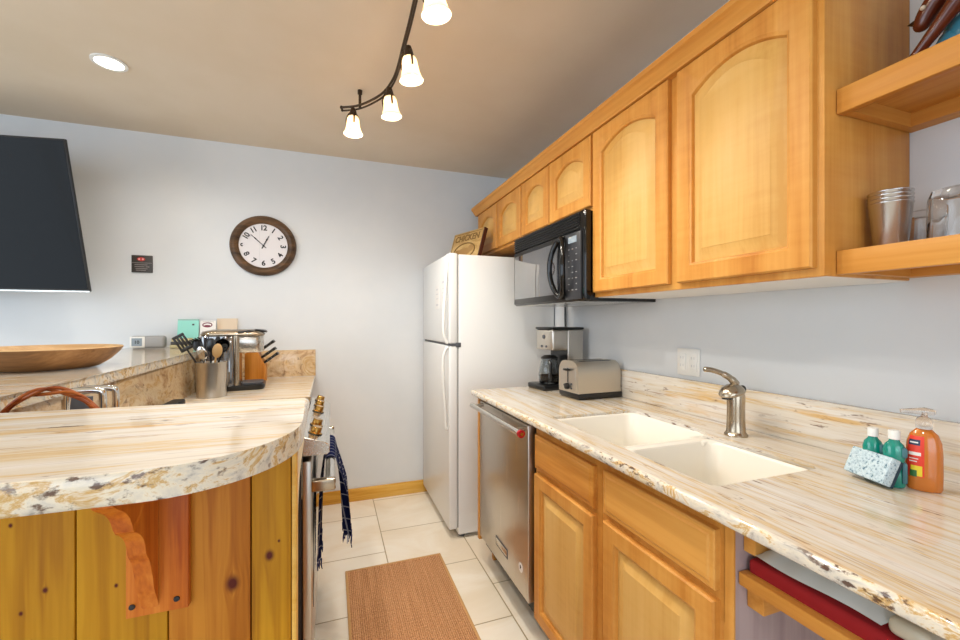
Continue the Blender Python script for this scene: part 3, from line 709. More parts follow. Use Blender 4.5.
# sponge, soaps
def soap_bottle(x, y, rz, s, label):
    t = thing('dish_soap_bottle', label, 'soap bottle', (x, y, .914), 'green dish soap bottles')
    K = Matrix.Translation((x, y, .914)) @ Matrix.Rotation(rz, 4, 'Z') @ Matrix.Diagonal((s * .82, s * .82, s, 1))
    b = new(); lathe(b, [(.0, .001), (.020, .001), (.024, .005), (.0245, .030), (.0205, .052), (.0235, .072), (.0245, .084), (.020, .098), (.012, .106), (.010, .112), (.0, .112)], (0, 0, 0), 28, K, 1.0, .6, False, False); bt = obj('bottle', b, 'green_liq', t)
    b = new(); lathe(b, [(.0132, .111), (.0132, .129), (.012, .131), (.0, .131)], (0, 0, 0), 20, K, 1, 1, True, False); obj('cap', b, 'white_plastic', t)
    b = new(); box(b, (.0135, -.0165, .012), (.0248, .0165, .060), .004, 2, K); o = obj('label', b, 'label_slate', t)
    b = new(); box(b, (.012, -.015, .070), (.0258, .015, .094), .006, 2, K); obj('grip', b, 'label_slate', t)
soap_bottle(1.183, .594, math.radians(-55), .92, 'green dish soap bottle at the back, partly hidden by the sponge and its twin')
soap_bottle(1.178, .553, math.radians(-55), .96, 'green dish soap bottle touching the orange hand soap, front one of the two')
t = thing('hand_soap_bottle', 'orange hand soap pump bottle with a red label on the counter', 'soap bottle', (1.216, .520, .914))
K = Matrix.Translation((1.216, .520, .914)) @ Matrix.Rotation(math.radians(-62), 4, 'Z') @ Matrix.Diagonal((.71, .74, 1, 1))
b = new(); lathe(b, [(.0, .001), (.036, .001), (.040, .006), (.041, .035), (.0405, .08), (.038, .105), (.031, .122), (.021, .130), (.016, .134), (.0, .134)], (0, 0, 0), 36, K, 1.0, .58, False, False); bt = obj('bottle', b, 'orange_liq', t)
def lab(z0, z1, a0, a1, mat, nm, par, off=.0006, n=10):
    b = new(); P = []
    def rad(z):
        pr = [(.036, .001), (.040, .006), (.041, .035), (.0405, .08), (.038, .105), (.031, .122)]
        for (r0, q0), (r1, q1) in zip(pr, pr[1:]):
            if q0 <= z <= q1: return r0 + (r1 - r0) * (z - q0) / (q1 - q0)
        return .036
    rows = 6; G = []
    for o_ in (off, -.0008):
        G.append([[b.verts.new(K @ Vector(((rad(z0 + (z1 - z0) * j / rows) + o_) * math.cos(a), (rad(z0 + (z1 - z0) * j / rows) + o_) * .58 * math.sin(a), z0 + (z1 - z0) * j / rows))) for a in [a0 + (a1 - a0) * i / n for i in range(n + 1)]] for j in range(rows + 1)])
    for g, fl in ((G[0], 0), (G[1], 1)):
        for j in range(rows):
            for i in range(n):
                q = (g[j][i], g[j][i + 1], g[j + 1][i + 1], g[j + 1][i]); b.faces.new(q if not fl else tuple(reversed(q)))
    for j in range(rows):
        for i in (0, n): b.faces.new((G[0][j][i], G[0][j + 1][i], G[1][j + 1][i], G[1][j][i]))
    for i in range(n):
        for j in (0, rows): b.faces.new((G[0][j][i], G[0][j][i + 1], G[1][j][i + 1], G[1][j][i]))
    return obj(nm, b, mat, par)
a_ = math.radians
LB = lab(.03, .118, a_(205), a_(268), 'label_red', 'label', t)
lab(.098, .110, a_(212), a_(255), 'label_navy', 'brand_band', LB, .0012)
lab(.1025, .1055, a_(218), a_(249), 'paper', 'brand_mark', LB, .0017)
lab(.076, .083, a_(215), a_(258), 'paper', 'print_line', LB, .0012); lab(.068, .070, a_(218), a_(250), 'paper', 'print_line', LB, .0012); lab(.062, .064, a_(218), a_(246), 'paper', 'print_line', LB, .0012)
lab(.032, .054, a_(225), a_(262), 'lemon', 'fruit_print', LB, .0012); lab(.030, .044, a_(222), a_(246), 'leaf', 'leaf_print', LB, .0017)
b = new(); lathe(b, [(.017, .134), (.019, .137), (.019, .150), (.016, .156), (.008, .160), (.006, .170), (.0, .170)], (0, 0, 0), 24, K, 1, 1, True, False); p = obj('pump', b, 'clear', t)
b = new(); Q = Matrix.Translation((1.216, .520, .914)); tube(b, [(.012, -.012, .170), (0, 0, .171), (-.012, .012, .171), (-.026, .028, .169)], [.006, .009, .006, .0045], 10, False, Q); obj('nozzle', b, 'clear', p)
t = thing('sponge', 'speckled pale blue sponge leaning on the green soap bottles', 'sponge', (1.13, .575, .914))
sx = Vector((.70, -.71, 0)).normalized()
SPK = Matrix.Translation((1.148, .592, .9155)) @ Matrix.Rotation(math.radians(-108), 4, 'Z') @ Matrix.Rotation(math.radians(-24), 4, 'X')
b = new(); box(b, (-.047, -.012, .008), (.047, .010, .070), .003, 2, SPK); obj('foam', b, 'sponge', t)
b = new(); box(b, (-.0465, .0102, .008), (.0465, .017, .0695), .002, 2, SPK); obj('scouring_pad', b, 'scour', t)

# ================================================================== THINGS ON THE SHELVES
zs = 1.440
cup0 = None
for i in range(4):
    b = new(); z = zs + .001 + i * .0085
    pr = [(.0, 0), (.0275, 0), (.0285, .002), (.0372, .100), (.0386, .1015), (.0388, .1035), (.0376, .1050), (.0362, .1035), (.0362, .100), (.0278, .006), (.0, .004)]
    lathe(b, pr, (1.182, .562, z), 40, None, 1, 1, False, False)
    o = obj('tumbler', b, 'tumbler')
    tag(o, ['bottom steel tumbler of the stack on the lower shelf, its whole side showing', 'second steel tumbler from the bottom of the stack, only its rim showing', 'third steel tumbler from the bottom of the stack, only its rim showing', 'top steel tumbler of the stack on the lower shelf, open and empty'][i], 'cup', 'stacked steel tumblers')
def drinking_glass(x, y, r0, r1, h, label, facets=True):
    b = new(); n = 36
    pr = [(.0, 0), (r1 * .97, 0), (r1, .004), (r1 * .985, h * .2), (r0 * 1.05, h * .55), (r0 * 1.02, h * .8), (r0, h * .97), (r0 * .93, h), (.0, h), (.0, h - .012), (r0 * .9, h - .013), (r0 * .9, h * .5), (r1 * .9, h * .2), (r1 * .92, .002), (0.0, .002)]
    loops = []
    for r, z in pr:
        fac = facets and h * .15 < z < h * .97
        loops.append([(x + r * (1 + (.035 if fac and (i // 2) % 2 else 0)) * math.cos(2 * PI * i / n), y + r * (1 + (.035 if fac and (i // 2) % 2 else 0)) * math.sin(2 * PI * i / n), zs + .001 + z) for i in range(n)])
    rings(b, loops[1:8] + loops[9:14], True, False, False)
    # close top disc, mouth stays open
    b.verts.ensure_lookup_table()
    o = obj('drinking_glass', b, 'glass', None, 25)
    return tag(o, label, 'glass', 'clear drinking glasses on the lower shelf')
def solid_glass(x, y, r, h, label, facets=8, flare=1.08):
    b = new(); n = 48
    def ring(rr, z, am): return [(x + rr * (1 + am * abs(math.sin(facets * PI * i / n))) * math.cos(2 * PI * i / n), y + rr * (1 + am * abs(math.sin(facets * PI * i / n))) * math.sin(2 * PI * i / n), zs + .001 + z) for i in range(n)]
    L = [ring(r * flare * .9, .003, 0), ring(r * flare * .95, 0, 0), ring(r * flare, .002, 0), ring(r * flare * .99, h * .25, .0), ring(r * 1.04, h * .36, .05), ring(r, h * .85, .05), ring(r * .97, h * .94, 0), ring(r * .93, h, 0),
         ring(r * .1, h, 0)]
    I = [ring(r * .1, h - .013, 0), ring(r * .86, h - .014, 0), ring(r * .92, h * .4, 0), ring(r * flare * .9, h * .2, 0)]
    rings(b, L, True, False, True); rings(b, I + [ring(r * flare * .9, .003, 0)], True, True, False)
    bmesh.ops.remove_doubles(b, verts=b.verts[:], dist=1e-6)
    return tag(obj('drinking_glass', b, 'glass', None, 30), label, 'glass', 'clear drinking glasses on the lower shelf')
solid_glass(1.178, .448, .045, .104, 'wide cut-glass tumbler turned upside down on the lower shelf')
solid_glass(1.285, .548, .028, .094, 'small clear glass behind the steel tumblers, by the wall', 0, 1.0)
solid_glass(1.283, .430, .038, .098, 'clear glass tumbler against the wall behind the wide cut-glass one')
# horse and rider figurine on the upper shelf
zh = 1.803
h = thing('horse_figurine', 'glazed brown horse and rider figurine on the upper shelf', 'figurine', (1.22, .40, zh))
def skin(name, verts, edges, radii, mat, parent, sub=2):
    me = bpy.data.meshes.new(name); off = wloc(parent); me.from_pydata([tuple(Vector(v) - off) for v in verts], edges, [])
    o = bpy.data.objects.new(name, me); COL.objects.link(o); o.parent = parent
    m = o.modifiers.new('s', 'SKIN'); m.use_smooth_shade = True
    for i, r in enumerate(radii): me.skin_vertices[0].data[i].radius = (r, r) if not isinstance(r, tuple) else r
    me.skin_vertices[0].data[0].use_root = True
    u = o.modifiers.new('u', 'SUBSURF'); u.levels = sub; u.render_levels = sub
    bpy.context.view_layer.update(); dg = bpy.context.evaluated_depsgraph_get(); me2 = bpy.data.meshes.new_from_object(o.evaluated_get(dg)); o.modifiers.clear(); o.data = me2
    me2.materials.clear(); me2.materials.append(M[mat]); me2.polygons.foreach_set('use_smooth', [True] * len(me2.polygons)); return o
X0 = 1.22
V = [(X0, .41, zh + .125), (X0, .36, zh + .13), (X0, .32, zh + .13), (X0, .445, zh + .125), (X0, .470, zh + .125), (X0, .488, zh + .112), (X0, .500, zh + .092), (X0, .508, zh + .074),
     (X0 - .016, .455, zh + .09), (X0 - .018, .478, zh + .060), (X0 - .018, .505, zh + .030), (X0 - .018, .524, zh + .008), (X0 + .016, .455, zh + .09), (X0 + .018, .462, zh + .05), (X0 + .018, .455, zh + .008),
     (X0 - .017, .315, zh + .09), (X0 - .018, .300, zh + .055), (X0 - .018, .312, zh + .008), (X0 + .017, .315, zh + .09), (X0 + .018, .290, zh + .055), (X0 + .018, .296, zh + .008),
     (X0, .295, zh + .125), (X0, .275, zh + .09), (X0, .272, zh + .05)]
Ed = [(0, 1), (1, 2), (0, 3), (3, 4), (4, 5), (5, 6), (6, 7), (3, 8), (8, 9), (9, 10), (10, 11), (3, 12), (12, 13), (13, 14), (2, 15), (15, 16), (16, 17), (2, 18), (18, 19), (19, 20), (2, 21), (21, 22), (22, 23)]
R = [.032, .030, .032, .030, .019, .015, .014, .009, .014, .010, .007, .008, .014, .010, .008, .016, .010, .008, .016, .010, .008, .010, .009, .005]
hb = skin('horse', V, Ed, R, 'horse', h)
b = new()
for dx in (-.008, .008): lathe(b, [(.0045, 0), (.003, .010), (.0, .016)], (0, 0, 0), 8, Matrix.Translation((X0 + dx, .487, zh + .122)) @ Matrix.Rotation(-.9, 4, 'X'), 1, 1, True, False)
obj('ear', b, 'horse_dark', hb)
b = new(); tube(b, bez([(X0, .495, zh + .122), (X0, .476, zh + .146), (X0, .448, zh + .158), (X0, .42, zh + .16)], 5), [.006, .007, .008, .009] * 4, 8); obj('mane', b, 'horse_dark', hb)
b = new(); ball(b, (X0 + .012, .462, zh + .050), .024, .7, 1.0, 1.25, 16); ball(b, (X0 + .004, .474, zh + .036), .016, .7, 1.0, 1.5, 14); obj('chest_drape', b, 'teal_glaze', hb)
b = new(); lathe(b, [(.0062, 0), (.004, .012), (.0, .020)], (0, 0, 0), 10, Matrix.Translation((X0 - .004, .500, zh + .088)) @ Matrix.Rotation(-1.35, 4, 'X'), 1, 1, True, False); obj('forelock', b, 'horse_dark', hb)
b = new(); ball(b, (X0 - .014, .496, zh + .102), .0035); obj('eye', b, 'cream_glaze', hb)
b = new(); lathe(b, [(.036, -.024), (.037, .0), (.036, .024)], (0, 0, 0), 24, Matrix.Translation((X0, .405, zh + .128)) @ Matrix.Rotation(PI / 2, 4, 'X'), 1, 1, False, False); obj('saddle_blanket', b, 'teal_glaze', h)
V = [(X0, .395, zh + .175), (X0, .400, zh + .21), (X0, .405, zh + .245), (X0, .407, zh + .262), (X0, .409, zh + .285), (X0 - .022, .402, zh + .240), (X0 - .036, .425, zh + .212), (X0 - .024, .452, zh + .198), (X0 + .022, .402, zh + .24), (X0 + .036, .425, zh + .212), (X0 + .024, .452, zh + .198),
     (X0 - .034, .410, zh + .165), (X0 - .044, .435, zh + .125), (X0 - .046, .420, zh + .085), (X0 - .046, .436, zh + .075), (X0 + .034, .410, zh + .165), (X0 + .044, .435, zh + .125), (X0 + .046, .420, zh + .085), (X0 + .046, .436, zh + .075)]
Ed = [(0, 1), (1, 2), (2, 3), (3, 4), (2, 5), (5, 6), (6, 7), (2, 8), (8, 9), (9, 10), (0, 11), (11, 12), (12, 13), (13, 14), (0, 15), (15, 16), (16, 17), (17, 18)]
R = [.020, .021, .019, .009, .014, .009, .007, .006, .009, .007, .006, .013, .011, .008, .007, .013, .011, .008, .007]
rd_ = skin('rider', V, Ed, R, 'rust_glaze', h)
for sgn in (-1, 1):
    b = new(); tube(b, bez([(X0 + sgn * .026, .402, zh + .17), (X0 + sgn * .044, .432, zh + .13), (X0 + sgn * .047, .422, zh + .092)], 5), .0135, 12); obj('trouser_leg', b, 'cream_glaze' if sgn < 0 else 'teal_glaze', rd_)
b = new(); lathe(b, [(.026, 0), (.024, .003), (.012, .004), (.012, .018), (.0, .021)], (X0, .409, zh + .292), 18, None, 1, 1, True, False); obj('hat', b, 'horse_dark', rd_)

h.scale = (1.4, 1.4, 1.4); h.location = (1.20, .372, zh)

# ================================================================== BAY UNDER THE RIGHT COUNTER
t = thing('pull_out_shelf', 'maple slide-out shelf in the open bay under the counter', 'shelf', (1.05, .1, .75))
b = new(); box(b, (.80, -.56, .752), (1.30, .6095, .770)); obj('board', b, 'maple_y', t)
b = new(); box(b, (.775, -.56, .750), (.80, .6095, .776), .002); obj('front_edge', b, 'maple_y', t)
b = new(); box(b, (.80, .575, .70), (.87, .6105, .7515), .002); obj('support_cleat', b, 'maple_x', t)
b = new(); box(b, (.79, .585, .815), (.85, .6105, .8835), .002); o = obj('mounting_block', b, 'maple_x'); tag(o, 'small maple block fixed under the counter above the slide-out shelf', 'block')
b = new(); box(b, (.77, -.60, 0), (XW - .001, -.58, .8835)); o = obj('support_panel', b, 'laminate'); tag(o, 'grey laminate panel holding up the near end of the counter', 'panel')
b = new()
box(b, (.795, .10, .7702), (1.12, .605, .802), .008, 3); 
o = obj('folded_cloth', b, 'red_cloth'); tag(o, 'folded red cloth lying on the slide-out shelf beneath the white bag', 'cloth')
t = thing('plastic_bag', 'flat white plastic bag lying on the red cloth in the open bay', 'bag', (.93, .47, .803))
b = new(); nx, ny = 10, 14
def bagz(i, j, up):
    u, v = i / nx, j / ny; e = min(1, 4.5 * min(u, 1 - u)) ** .6 * min(1, 6 * min(v, 1 - v)) ** .6
    w = .004 * math.sin(9 * u + 5 * v) + .003 * math.sin(23 * v + 3 * u)
    return (.787 + .28 * u + .004 * math.sin(7 * v), .385 + .205 * v, .8185 + (.022 * e + w * e if up else -.0145 * e))
for up in (1, 0):
    G = [[b.verts.new(bagz(i, j, up)) for j in range(ny + 1)] for i in range(nx + 1)]
    for i in range(nx):
        for j in range(ny):
            q = (G[i][j], G[i + 1][j], G[i + 1][j + 1], G[i][j + 1]); b.faces.new(q if up else tuple(reversed(q)))
bmesh.ops.remove_doubles(b, verts=b.verts[:], dist=1e-5)
obj('sleeve', b, 'bag', t, 80)
b = new(); box(b, (.80, .335, .8045), (1.05, .386, .832), .010, 3); obj('open_end', b, 'bag_end', t)

# ================================================================== RUG
t = thing('rug', 'brown ribbed runner rug on the cream tiles', 'rug', (.315, 1.7, 0))
b = new(); box(b, (.078, 1.245, .0005), (.555, 2.205, .010), .003); obj('weave', b, 'rug', t)
b = new()
for lo, hi in (((.068, 1.235, .0004), (.0785, 2.215, .0108)), ((.5545, 1.235, .0004), (.565, 2.215, .0108)), ((.078, 2.2045, .0004), (.555, 2.215, .0108)), ((.078, 1.235, .0004), (.555, 1.2455, .0108))): box(b, lo, hi, .002)
obj('binding', b, 'rug_edge', t)

# ================================================================== LEFT: BAR, LOWER COUNTER, RANGE
ZB = 1.125
t = thing('raised_countertop', 'raised L-shaped granite bar top with a rounded front corner', 'countertop', (-.6, 1.2, ZB - .033))
pts = [(-.042, .93), (-.042, .72)]
for i in range(1, 17):
    a = PI / 2 * i / 16; pts.append((-.192 + .15 * math.cos(a), .70 - .172 * math.sin(a)))
pts += [(-1.15, .528), (-1.15, 3.088), (-.655, 3.088), (-.655, .93)]
b = new(); prism(b, pts, lambda u, v, w: (u, v, w), ZB - .034, ZB, .013, 4); edge_mat(b, 1, .92); obj('slab', b, ['granite_x', 'gr_edge_x'], t, 40)
# bar body
t = thing('breakfast_bar', 'breakfast bar with knotty pine boards under the raised granite', 'bar', (-.5, .8, 0))
seams = [-1.15, -.938, -.836, -.734, -.632, -.528, -.424, -.320, -.217, -.113, -.0575]
for i, (a, c) in enumerate(zip(seams, seams[1:])):
    b = new(); box(b, (a + .0006, .70, 0), (c - .0006, .72, ZB - .035), .0022, 2); obj('board', b, 'pine_b' if i in (2, 5, 8) else 'pine', t)
b = new(); box(b, (-1.15, .7205, 0), (-.066, .905, ZB - .035)); obj('core', b, 'maple_x', t)
b = new(); box(b, (-.0570, .698, 0), (-.050, .730, ZB - .035), .0015); obj('corner_strip', b, 'base_y', t)
b = new(); box(b, (-.0655, .731, 0), (-.0557, .905, ZB - .035)); obj('end_panel', b, 'dark_brown', t)
# cream granite upstand whose curved end shows past the bar
b = new(); prism(b, [(.905, ZB - .035), (.925, ZB - .035), (.925, .9145), (.915, .93), (.907, .97), (.905, 1.02)], lambda u, v, w: (w, u, v), -.655, -.0556); o = obj('upstand', b, 'gr_riser', t)
b = new(); prism(b, [(.731, 1.089), (.918, 1.089), (.918, 1.034), (.83, 1.026), (.785, 1.010), (.758, .982), (.743, .94), (.731, .88)], lambda u, v, w: (w, u, v), -.0555, -.0515, .0008, 1); o = obj('end_piece', b, 'pale_cream', t); o['label'] = 'pale curved piece on the bar end'  # pale curved shape laid over the dark end panel
# corbel
t = thing('corbel', 'carved orange wooden corbel under the bar overhang', 'bracket', (-.22, .66, .87))
b = new(); box(b, (-.261, .688, .878), (-.189, .6995, ZB - .036), .001); obj('back_plate', b, 'orange_fir', t)
prof = [(.6875, ZB - .0355), (.558, ZB - .0355), (.560, 1.078), (.572, 1.070), (.588, 1.060), (.599, 1.049), (.606, 1.037), (.611, 1.027), (.622, 1.020), (.635, 1.008), (.642, .995), (.646, .982), (.657, .966), (.662, .952), (.667, .938), (.671, .922), (.680, .905), (.6875, .888)]
prof = prof[:2] + [(p[0], p[1]) for p in bez([(u, v, 0) for u, v in prof[2:]], 4)]
b = new(); prism(b, prof, lambda u, v, w: (w, u, v), -.243, -.2235, .0015, 2); b.normal_update()
for f_ in b.faces:
    if f_.normal.y < -.25 or (abs(f_.normal.x) < .5 and f_.normal.z < -.2): f_.material_index = 1
obj('bracket', b, ['orange_fir', 'burr'], t, 30)
for x, z in ((-.254, .893), (-.203, .893)):
    b = new(); lathe(b, [(.0, 0), (.004, 0), (.0035, .0015), (.0, .002)], (0, 0, 0), 12, Matrix.Translation((x, .688, z)) @ Matrix.Rotation(PI / 2, 4, 'X'), 1, 1, False, False); obj('screw', b, 'ink', t)
# riser behind the raised ledge and its supporting half wall
b = new(); box(b, (-.683, .93, .9142), (-.663, 3.066, ZB - .035)); o = obj('riser', b, 'gr_riser'); tag(o, 'brown clouded granite riser below the raised ledge, behind the utensil crock', 'backsplash')
b = new(); box(b, (-1.11, .906, 0), (-.684, 3.085, ZB - .035)); o = obj('half_wall', b, 'wall'); o['kind'] = 'structure'; o.name = 'wall_half'
# lower counter
t = thing('countertop', 'lower granite countertop beside the range holding the crock and pod coffee maker', 'countertop', (-.4, 2.6, .88))
for y0, y1 in ((.931, 1.418), (2.168, 3.066)):
    b = new(); box(b, (-.662, y0, .884), (-.100, y1, .914), 0)
    es = [e for e in b.edges if all(abs(v.co.x + .100) < 1e-4 for v in e.verts)]; bmesh.ops.bevel(b, geom=es, offset=.008, segments=3, profile=.5, affect='EDGES'); obj('slab', b, 'granite_x', t, 40)
b = new(); box(b, (-.662, 3.066, .884), (-.100, 3.0885, 1.090), .002); obj('backsplash', b, 'gr_riser', t)
for y0, y1, lb in ((.931, 1.418, 'maple base cabinet between the bar and the range'), (2.168, 3.075, 'maple base cabinet in the corner beyond the range')):
    t = thing('base_cabinet', lb, 'cabinet', (-.4, (y0 + y1) / 2, 0))
    b = new(); box(b, (-.66, y0, .1), (-.15, y1, .8835)); box(b, (-.66, y0, 0), (-.20, y1, .1)); obj('cabinet_body', b, 'maple', t)
    if y0 > 2:
        f2 = new(); box(f2, (-.15, y0 + .02, .12), (-.131, y1 - .02, .70), .004); obj('door', f2, 'maple_panel', t)
        f2 = new(); box(f2, (-.15, y0 + .02, .72), (-.131, y1 - .02, .87), .004); obj('drawer', f2, 'maple_y', t)
# range
r = thing('range', 'stainless steel range facing the aisle, beyond the bar', 'range', (-.36, 1.81, 0))
YA, YZ = 1.422, 2.165
b = new(); box(b, (-.655, YA, .03), (-.086, YZ, .895), .002); obj('body', b, 'dark_brown', r)
b = new(); box(b, (-.655, YA, .8955), (-.088, YZ, .917), .003); obj('cooktop', b, 'black_gloss', r)
b = new()
for cx_, cy_ in ((-.50, 1.60), (-.50, 2.02), (-.25, 1.60), (-.25, 2.02)):
    tube(b, [(cx_ + .09 * math.cos(2 * PI * i / 24), cy_ + .09 * math.sin(2 * PI * i / 24), .921) for i in range(24)], .004, 6, True)
obj('burner_ring', b, 'black_matte', r)
b = new(); box(b, (-.652, 1.46, .9172), (-.600, 2.15, .944), .008); obj('rear_vent', b, 'black_matte', r)
b = new(); prism(b, [(-.0855, .853), (-.012, .853), (-.004, .860), (-.004, .882), (-.018, .894), (-.0855, .916)], lambda u, v, w: (u, w, v), YA, YZ, .002, 1); cpn = obj('control_panel', b, 'steel_y', r)
for yy in (1.50, 1.615, 1.86, 1.985, 2.11):
    b = new(); KN_ = Matrix.Translation((-.050, yy, .905)) @ Matrix.Rotation(math.radians(18), 4, 'Y')
    lathe(b, [(.022, 0), (.022, .004), (.0175, .006), (.0165, .022), (.015, .024), (.0, .024)], (0, 0, 0), 24, KN_, 1, 1, True, False); kb = obj('knob', b, 'gold', cpn)
    b = new(); lathe(b, [(.0235, 0), (.0235, .003), (.0, .003)], (0, 0, 0), 24, KN_ @ Matrix.Translation((0, 0, -.001)), 1, 1, True, False); obj('knob_ring', b, 'black', kb)
b = new(); box(b, (-.0855, YA + .004, .17), (-.058, YZ - .004, .835), .004); dr = obj('oven_door', b, 'steel_z', r)
b = new(); box(b, (-.0585, YA + .11, .30), (-.0560, YZ - .11, .66), .001); obj('oven_window', b, 'black_gloss', dr)
b = new(); box(b, (-.0855, YA + .004, .035), (-.060, YZ - .004, .160), .004); obj('storage_drawer', b, 'steel_z', r)
b = new(); tube(b, [(-.002, YA + .005, .752), (-.002, YZ - .005, .752)], .016, 18); hn = obj('handle', b, 'steel_y', dr)
for yy in (YA + .004, YZ - .034):
    b = new(); box(b, (-.060, yy, .733), (.015, yy + .030, .771), .006, 3); obj('handle_bracket', b, 'nickel', hn)
b = new(); lathe(b, [(.02, 0), (.02, .03)], (-.10, YA + .05, 0), 12); lathe(b, [(.02, 0), (.02, .03)], (-.10, YZ - .05, 0), 12); obj('foot', b, 'black', r)
# towel
b = new(); nv = 22
path = [(-.034, .36), (-.034, .45), (-.030, .60), (-.025, .70), (-.0220, .752)] + [(-.002 + .0205 * math.cos(a), .752 + .0205 * math.sin(a)) for a in [PI - PI * i / 8 for i in range(1, 8)]] + [(.0190, .752), (.026, .70), (.034, .60), (.040, .50), (.044, .43)]
zt = .752
G = []
for k_, (px, pz) in enumerate(path):
    row = []
    for j in range(nv + 1):
        v = j / nv; low = max(0.0, (zt - pz) / .39)
        yc = 1.825; half = .155 * (1 - .30 * low ** 1.3)
        out = (.034 * math.sin(v * 15 + 1.2) * min(1, low * 2.4)) * (1.0 if px > 0 else .75)
        dz = -.018 * math.sin(v * 11) * (1 if low > .9 else 0)
        row.append((px + (abs(out) if px > 0 else -abs(out) * .6), yc + half * (2 * v - 1), pz + dz))
    G.append(row)
vts = [[b.verts.new(p) for p in row] for row in G]
for i in range(len(G) - 1):
    for j in range(nv): b.faces.new((vts[i][j], vts[i][j + 1], vts[i + 1][j + 1], vts[i + 1][j]))
bmesh.ops.solidify(b, geom=b.faces[:], thickness=-.005)
tw = thing('dish_towel', 'navy plaid dish towel draped over the range handle', 'towel', (0, 1.825, .36))
obj('cloth', b, 'plaid', tw, 70)
b = new()
for end, (px, pz) in ((0, G[0]), (-1, G[-1])) if False else (): pass
for row in (G[0], G[-1]):
    for j in range(0, nv + 1, 1):
        x, y, z = row[j]; tube(b, [(x, y, z + .006), (x + random.uniform(-.002, .002), y + random.uniform(-.004, .004), z - .018), (x + random.uniform(-.003, .003), y + random.uniform(-.006, .006), z - random.uniform(.03, .045))], [.0032, .0028, .0016], 5)
o = obj('fringe', b, 'plaid', tw, 60); o['kind'] = 'stuff'

# ------------------------------------------------------------------ on the lower left counter
cr = thing('utensil_crock', 'brushed steel utensil crock holding spoons, beside the granite riser', 'crock', (-.552, 2.36, .914))
CX, CY = -.552, 2.36
b = new(); lathe(b, [(.0, .0005), (.062, .0005), (.064, .003), (.064, .166), (.0655, .170), (.0625, .170), (.061, .165), (.061, .006), (.0, .006)], (CX, CY, .914), 40, None, 1, 1, False, False); obj('cup', b, 'steel_z', cr)
def utensil(label, foot, tipp, mat, head, hmat=None, name='utensil', cat='utensil'):
    t = thing(name, label, cat, (CX + foot[0], CY + foot[1], .921), 'cooking utensils in the steel crock')
    p0 = Vector((CX + foot[0], CY + foot[1], .9225)); p1 = Vector((CX + tipp[0], CY + tipp[1], .914 + tipp[2]))
    ax = (p1 - p0).normalized()
    b = new(); tube(b, [tuple(p0), tuple(p0.lerp(p1, .5)), tuple(p1)], [.0045, .005, .004], 8); obj('shaft', b, mat, t)
    z = ax; x = Vector((1, -.35, 0)); x = (x - z * x.dot(z)).normalized(); y = z.cross(x)
    HMm = basis(p1, x, y, z); b = new()
    if head == 'spoon': ball(b, (0, 0, .028), .034, .72, .22, 1.05, 18, HMm)
    elif head == 'turner': box(b, (-.034, -.0025, -.005), (.034, .0025, .082), .004, 2, HMm)
    elif head == 'slotted':
        for dx in (-.026, -.0085, .0085, .026): box(b, (dx - .0055, -.0025, .004), (dx + .0055, .0025, .07), .002, 2, HMm)
        box(b, (-.0325, -.0027, -.006), (.0325, .0027, .012), .003, 2, HMm); box(b, (-.0325, -.0027, .064), (.0325, .0027, .078), .003, 2, HMm)
    elif head == 'server':
        ball(b, (0, 0, .026), .034, .8, .25, 1.0, 18, HMm)
        for dx in (-.024, -.012, .0, .012, .024): tube(b, [(dx, 0, .03), (dx * 1.15, -.008, .055), (dx * 1.15, -.022, .060)], .0035, 6, False, HMm)
    elif head == 'ladle': lathe(b, [(.0, -.018), (.02, -.015), (.032, -.002), (.036, .012), (.034, .012), (.03, 0), (.018, -.012), (.0, -.014)], (0, 0, 0), 22, HMm @ Matrix.Translation((0, -.01, .022)) @ Matrix.Rotation(math.radians(70), 4, 'X'), 1, 1, False, False)
    obj('head', b, hmat or mat, t)
utensil('black slotted turner leaning far out of the crock to the left', (.028, .0, 0), (-.100, -.012, .235), 'black', 'slotted', name='slotted_turner')
utensil('black pasta server with prongs leaning left in the crock', (.01, .02, 0), (-.060, .035, .225), 'black', 'server', name='pasta_server')
utensil('large black serving spoon standing upright in the crock', (0, -.02, 0), (.005, -.03, .225), 'black', 'spoon', name='serving_spoon')
utensil('black ladle leaning right in the crock', (-.02, .0, 0), (.050, -.015, .225), 'black_gloss', 'ladle', name='ladle')
utensil('tan wooden spoon in front of the black ladle in the crock', (-.01, -.02, 0), (.030, -.048, .200), 'spoon_wood', 'spoon', name='wooden_spoon')
utensil('steel spoon between the black servers in the crock', (.02, -.01, 0), (-.022, -.045, .190), 'chrome', 'spoon', name='steel_spoon')

pm = thing('pod_coffee_maker', 'steel and black pod coffee maker on the lower counter behind the crock', 'coffee maker', (-.48, 2.62, .914))
KM = Matrix.Translation((-.492, 2.60, .914)) @ Matrix.Rotation(math.radians(6), 4, 'Z') @ Matrix.Diagonal((.9, 1, .98, 1))
def rr(x0, x1, y0, y1, r, z): return [tuple(KM @ Vector(p)) for p in rrect(x0, x1, y0, y1, r, z)]
b = new(); rings(b, [rr(-.165, .155, -.10, .10, .04, 0.001), rr(-.17, .16, -.105, .105, .045, .012), rr(-.17, .16, -.105, .105, .045, .026), rr(-.165, .155, -.10, .10, .04, .030)]); obj('base', b, 'black', pm)
b = new(); rings(b, [rr(-.14, .02, -.098, .098, .045, .030), rr(-.14, .02, -.098, .098, .045, .30), rr(-.13, .01, -.09, .09, .04, .312)]); bd_ = obj('body', b, 'mw_glass', pm)
b = new(); rings(b, [rr(-.168, -.02, -.104, .02, .03, .030), rr(-.172, -.02, -.108, .02, .03, .035), rr(-.172, -.02, -.108, .02, .03, .295), rr(-.168, -.02, -.104, .02, .03, .300)]); o = obj('water_tank', b, 'mw_glass', pm)
b = new(); rings(b, [rr(-.005, .025, -.101, .101, .012, .030), rr(-.005, .025, -.101, .101, .012, .305)]); obj('frame_band', b, 'nickel', pm)
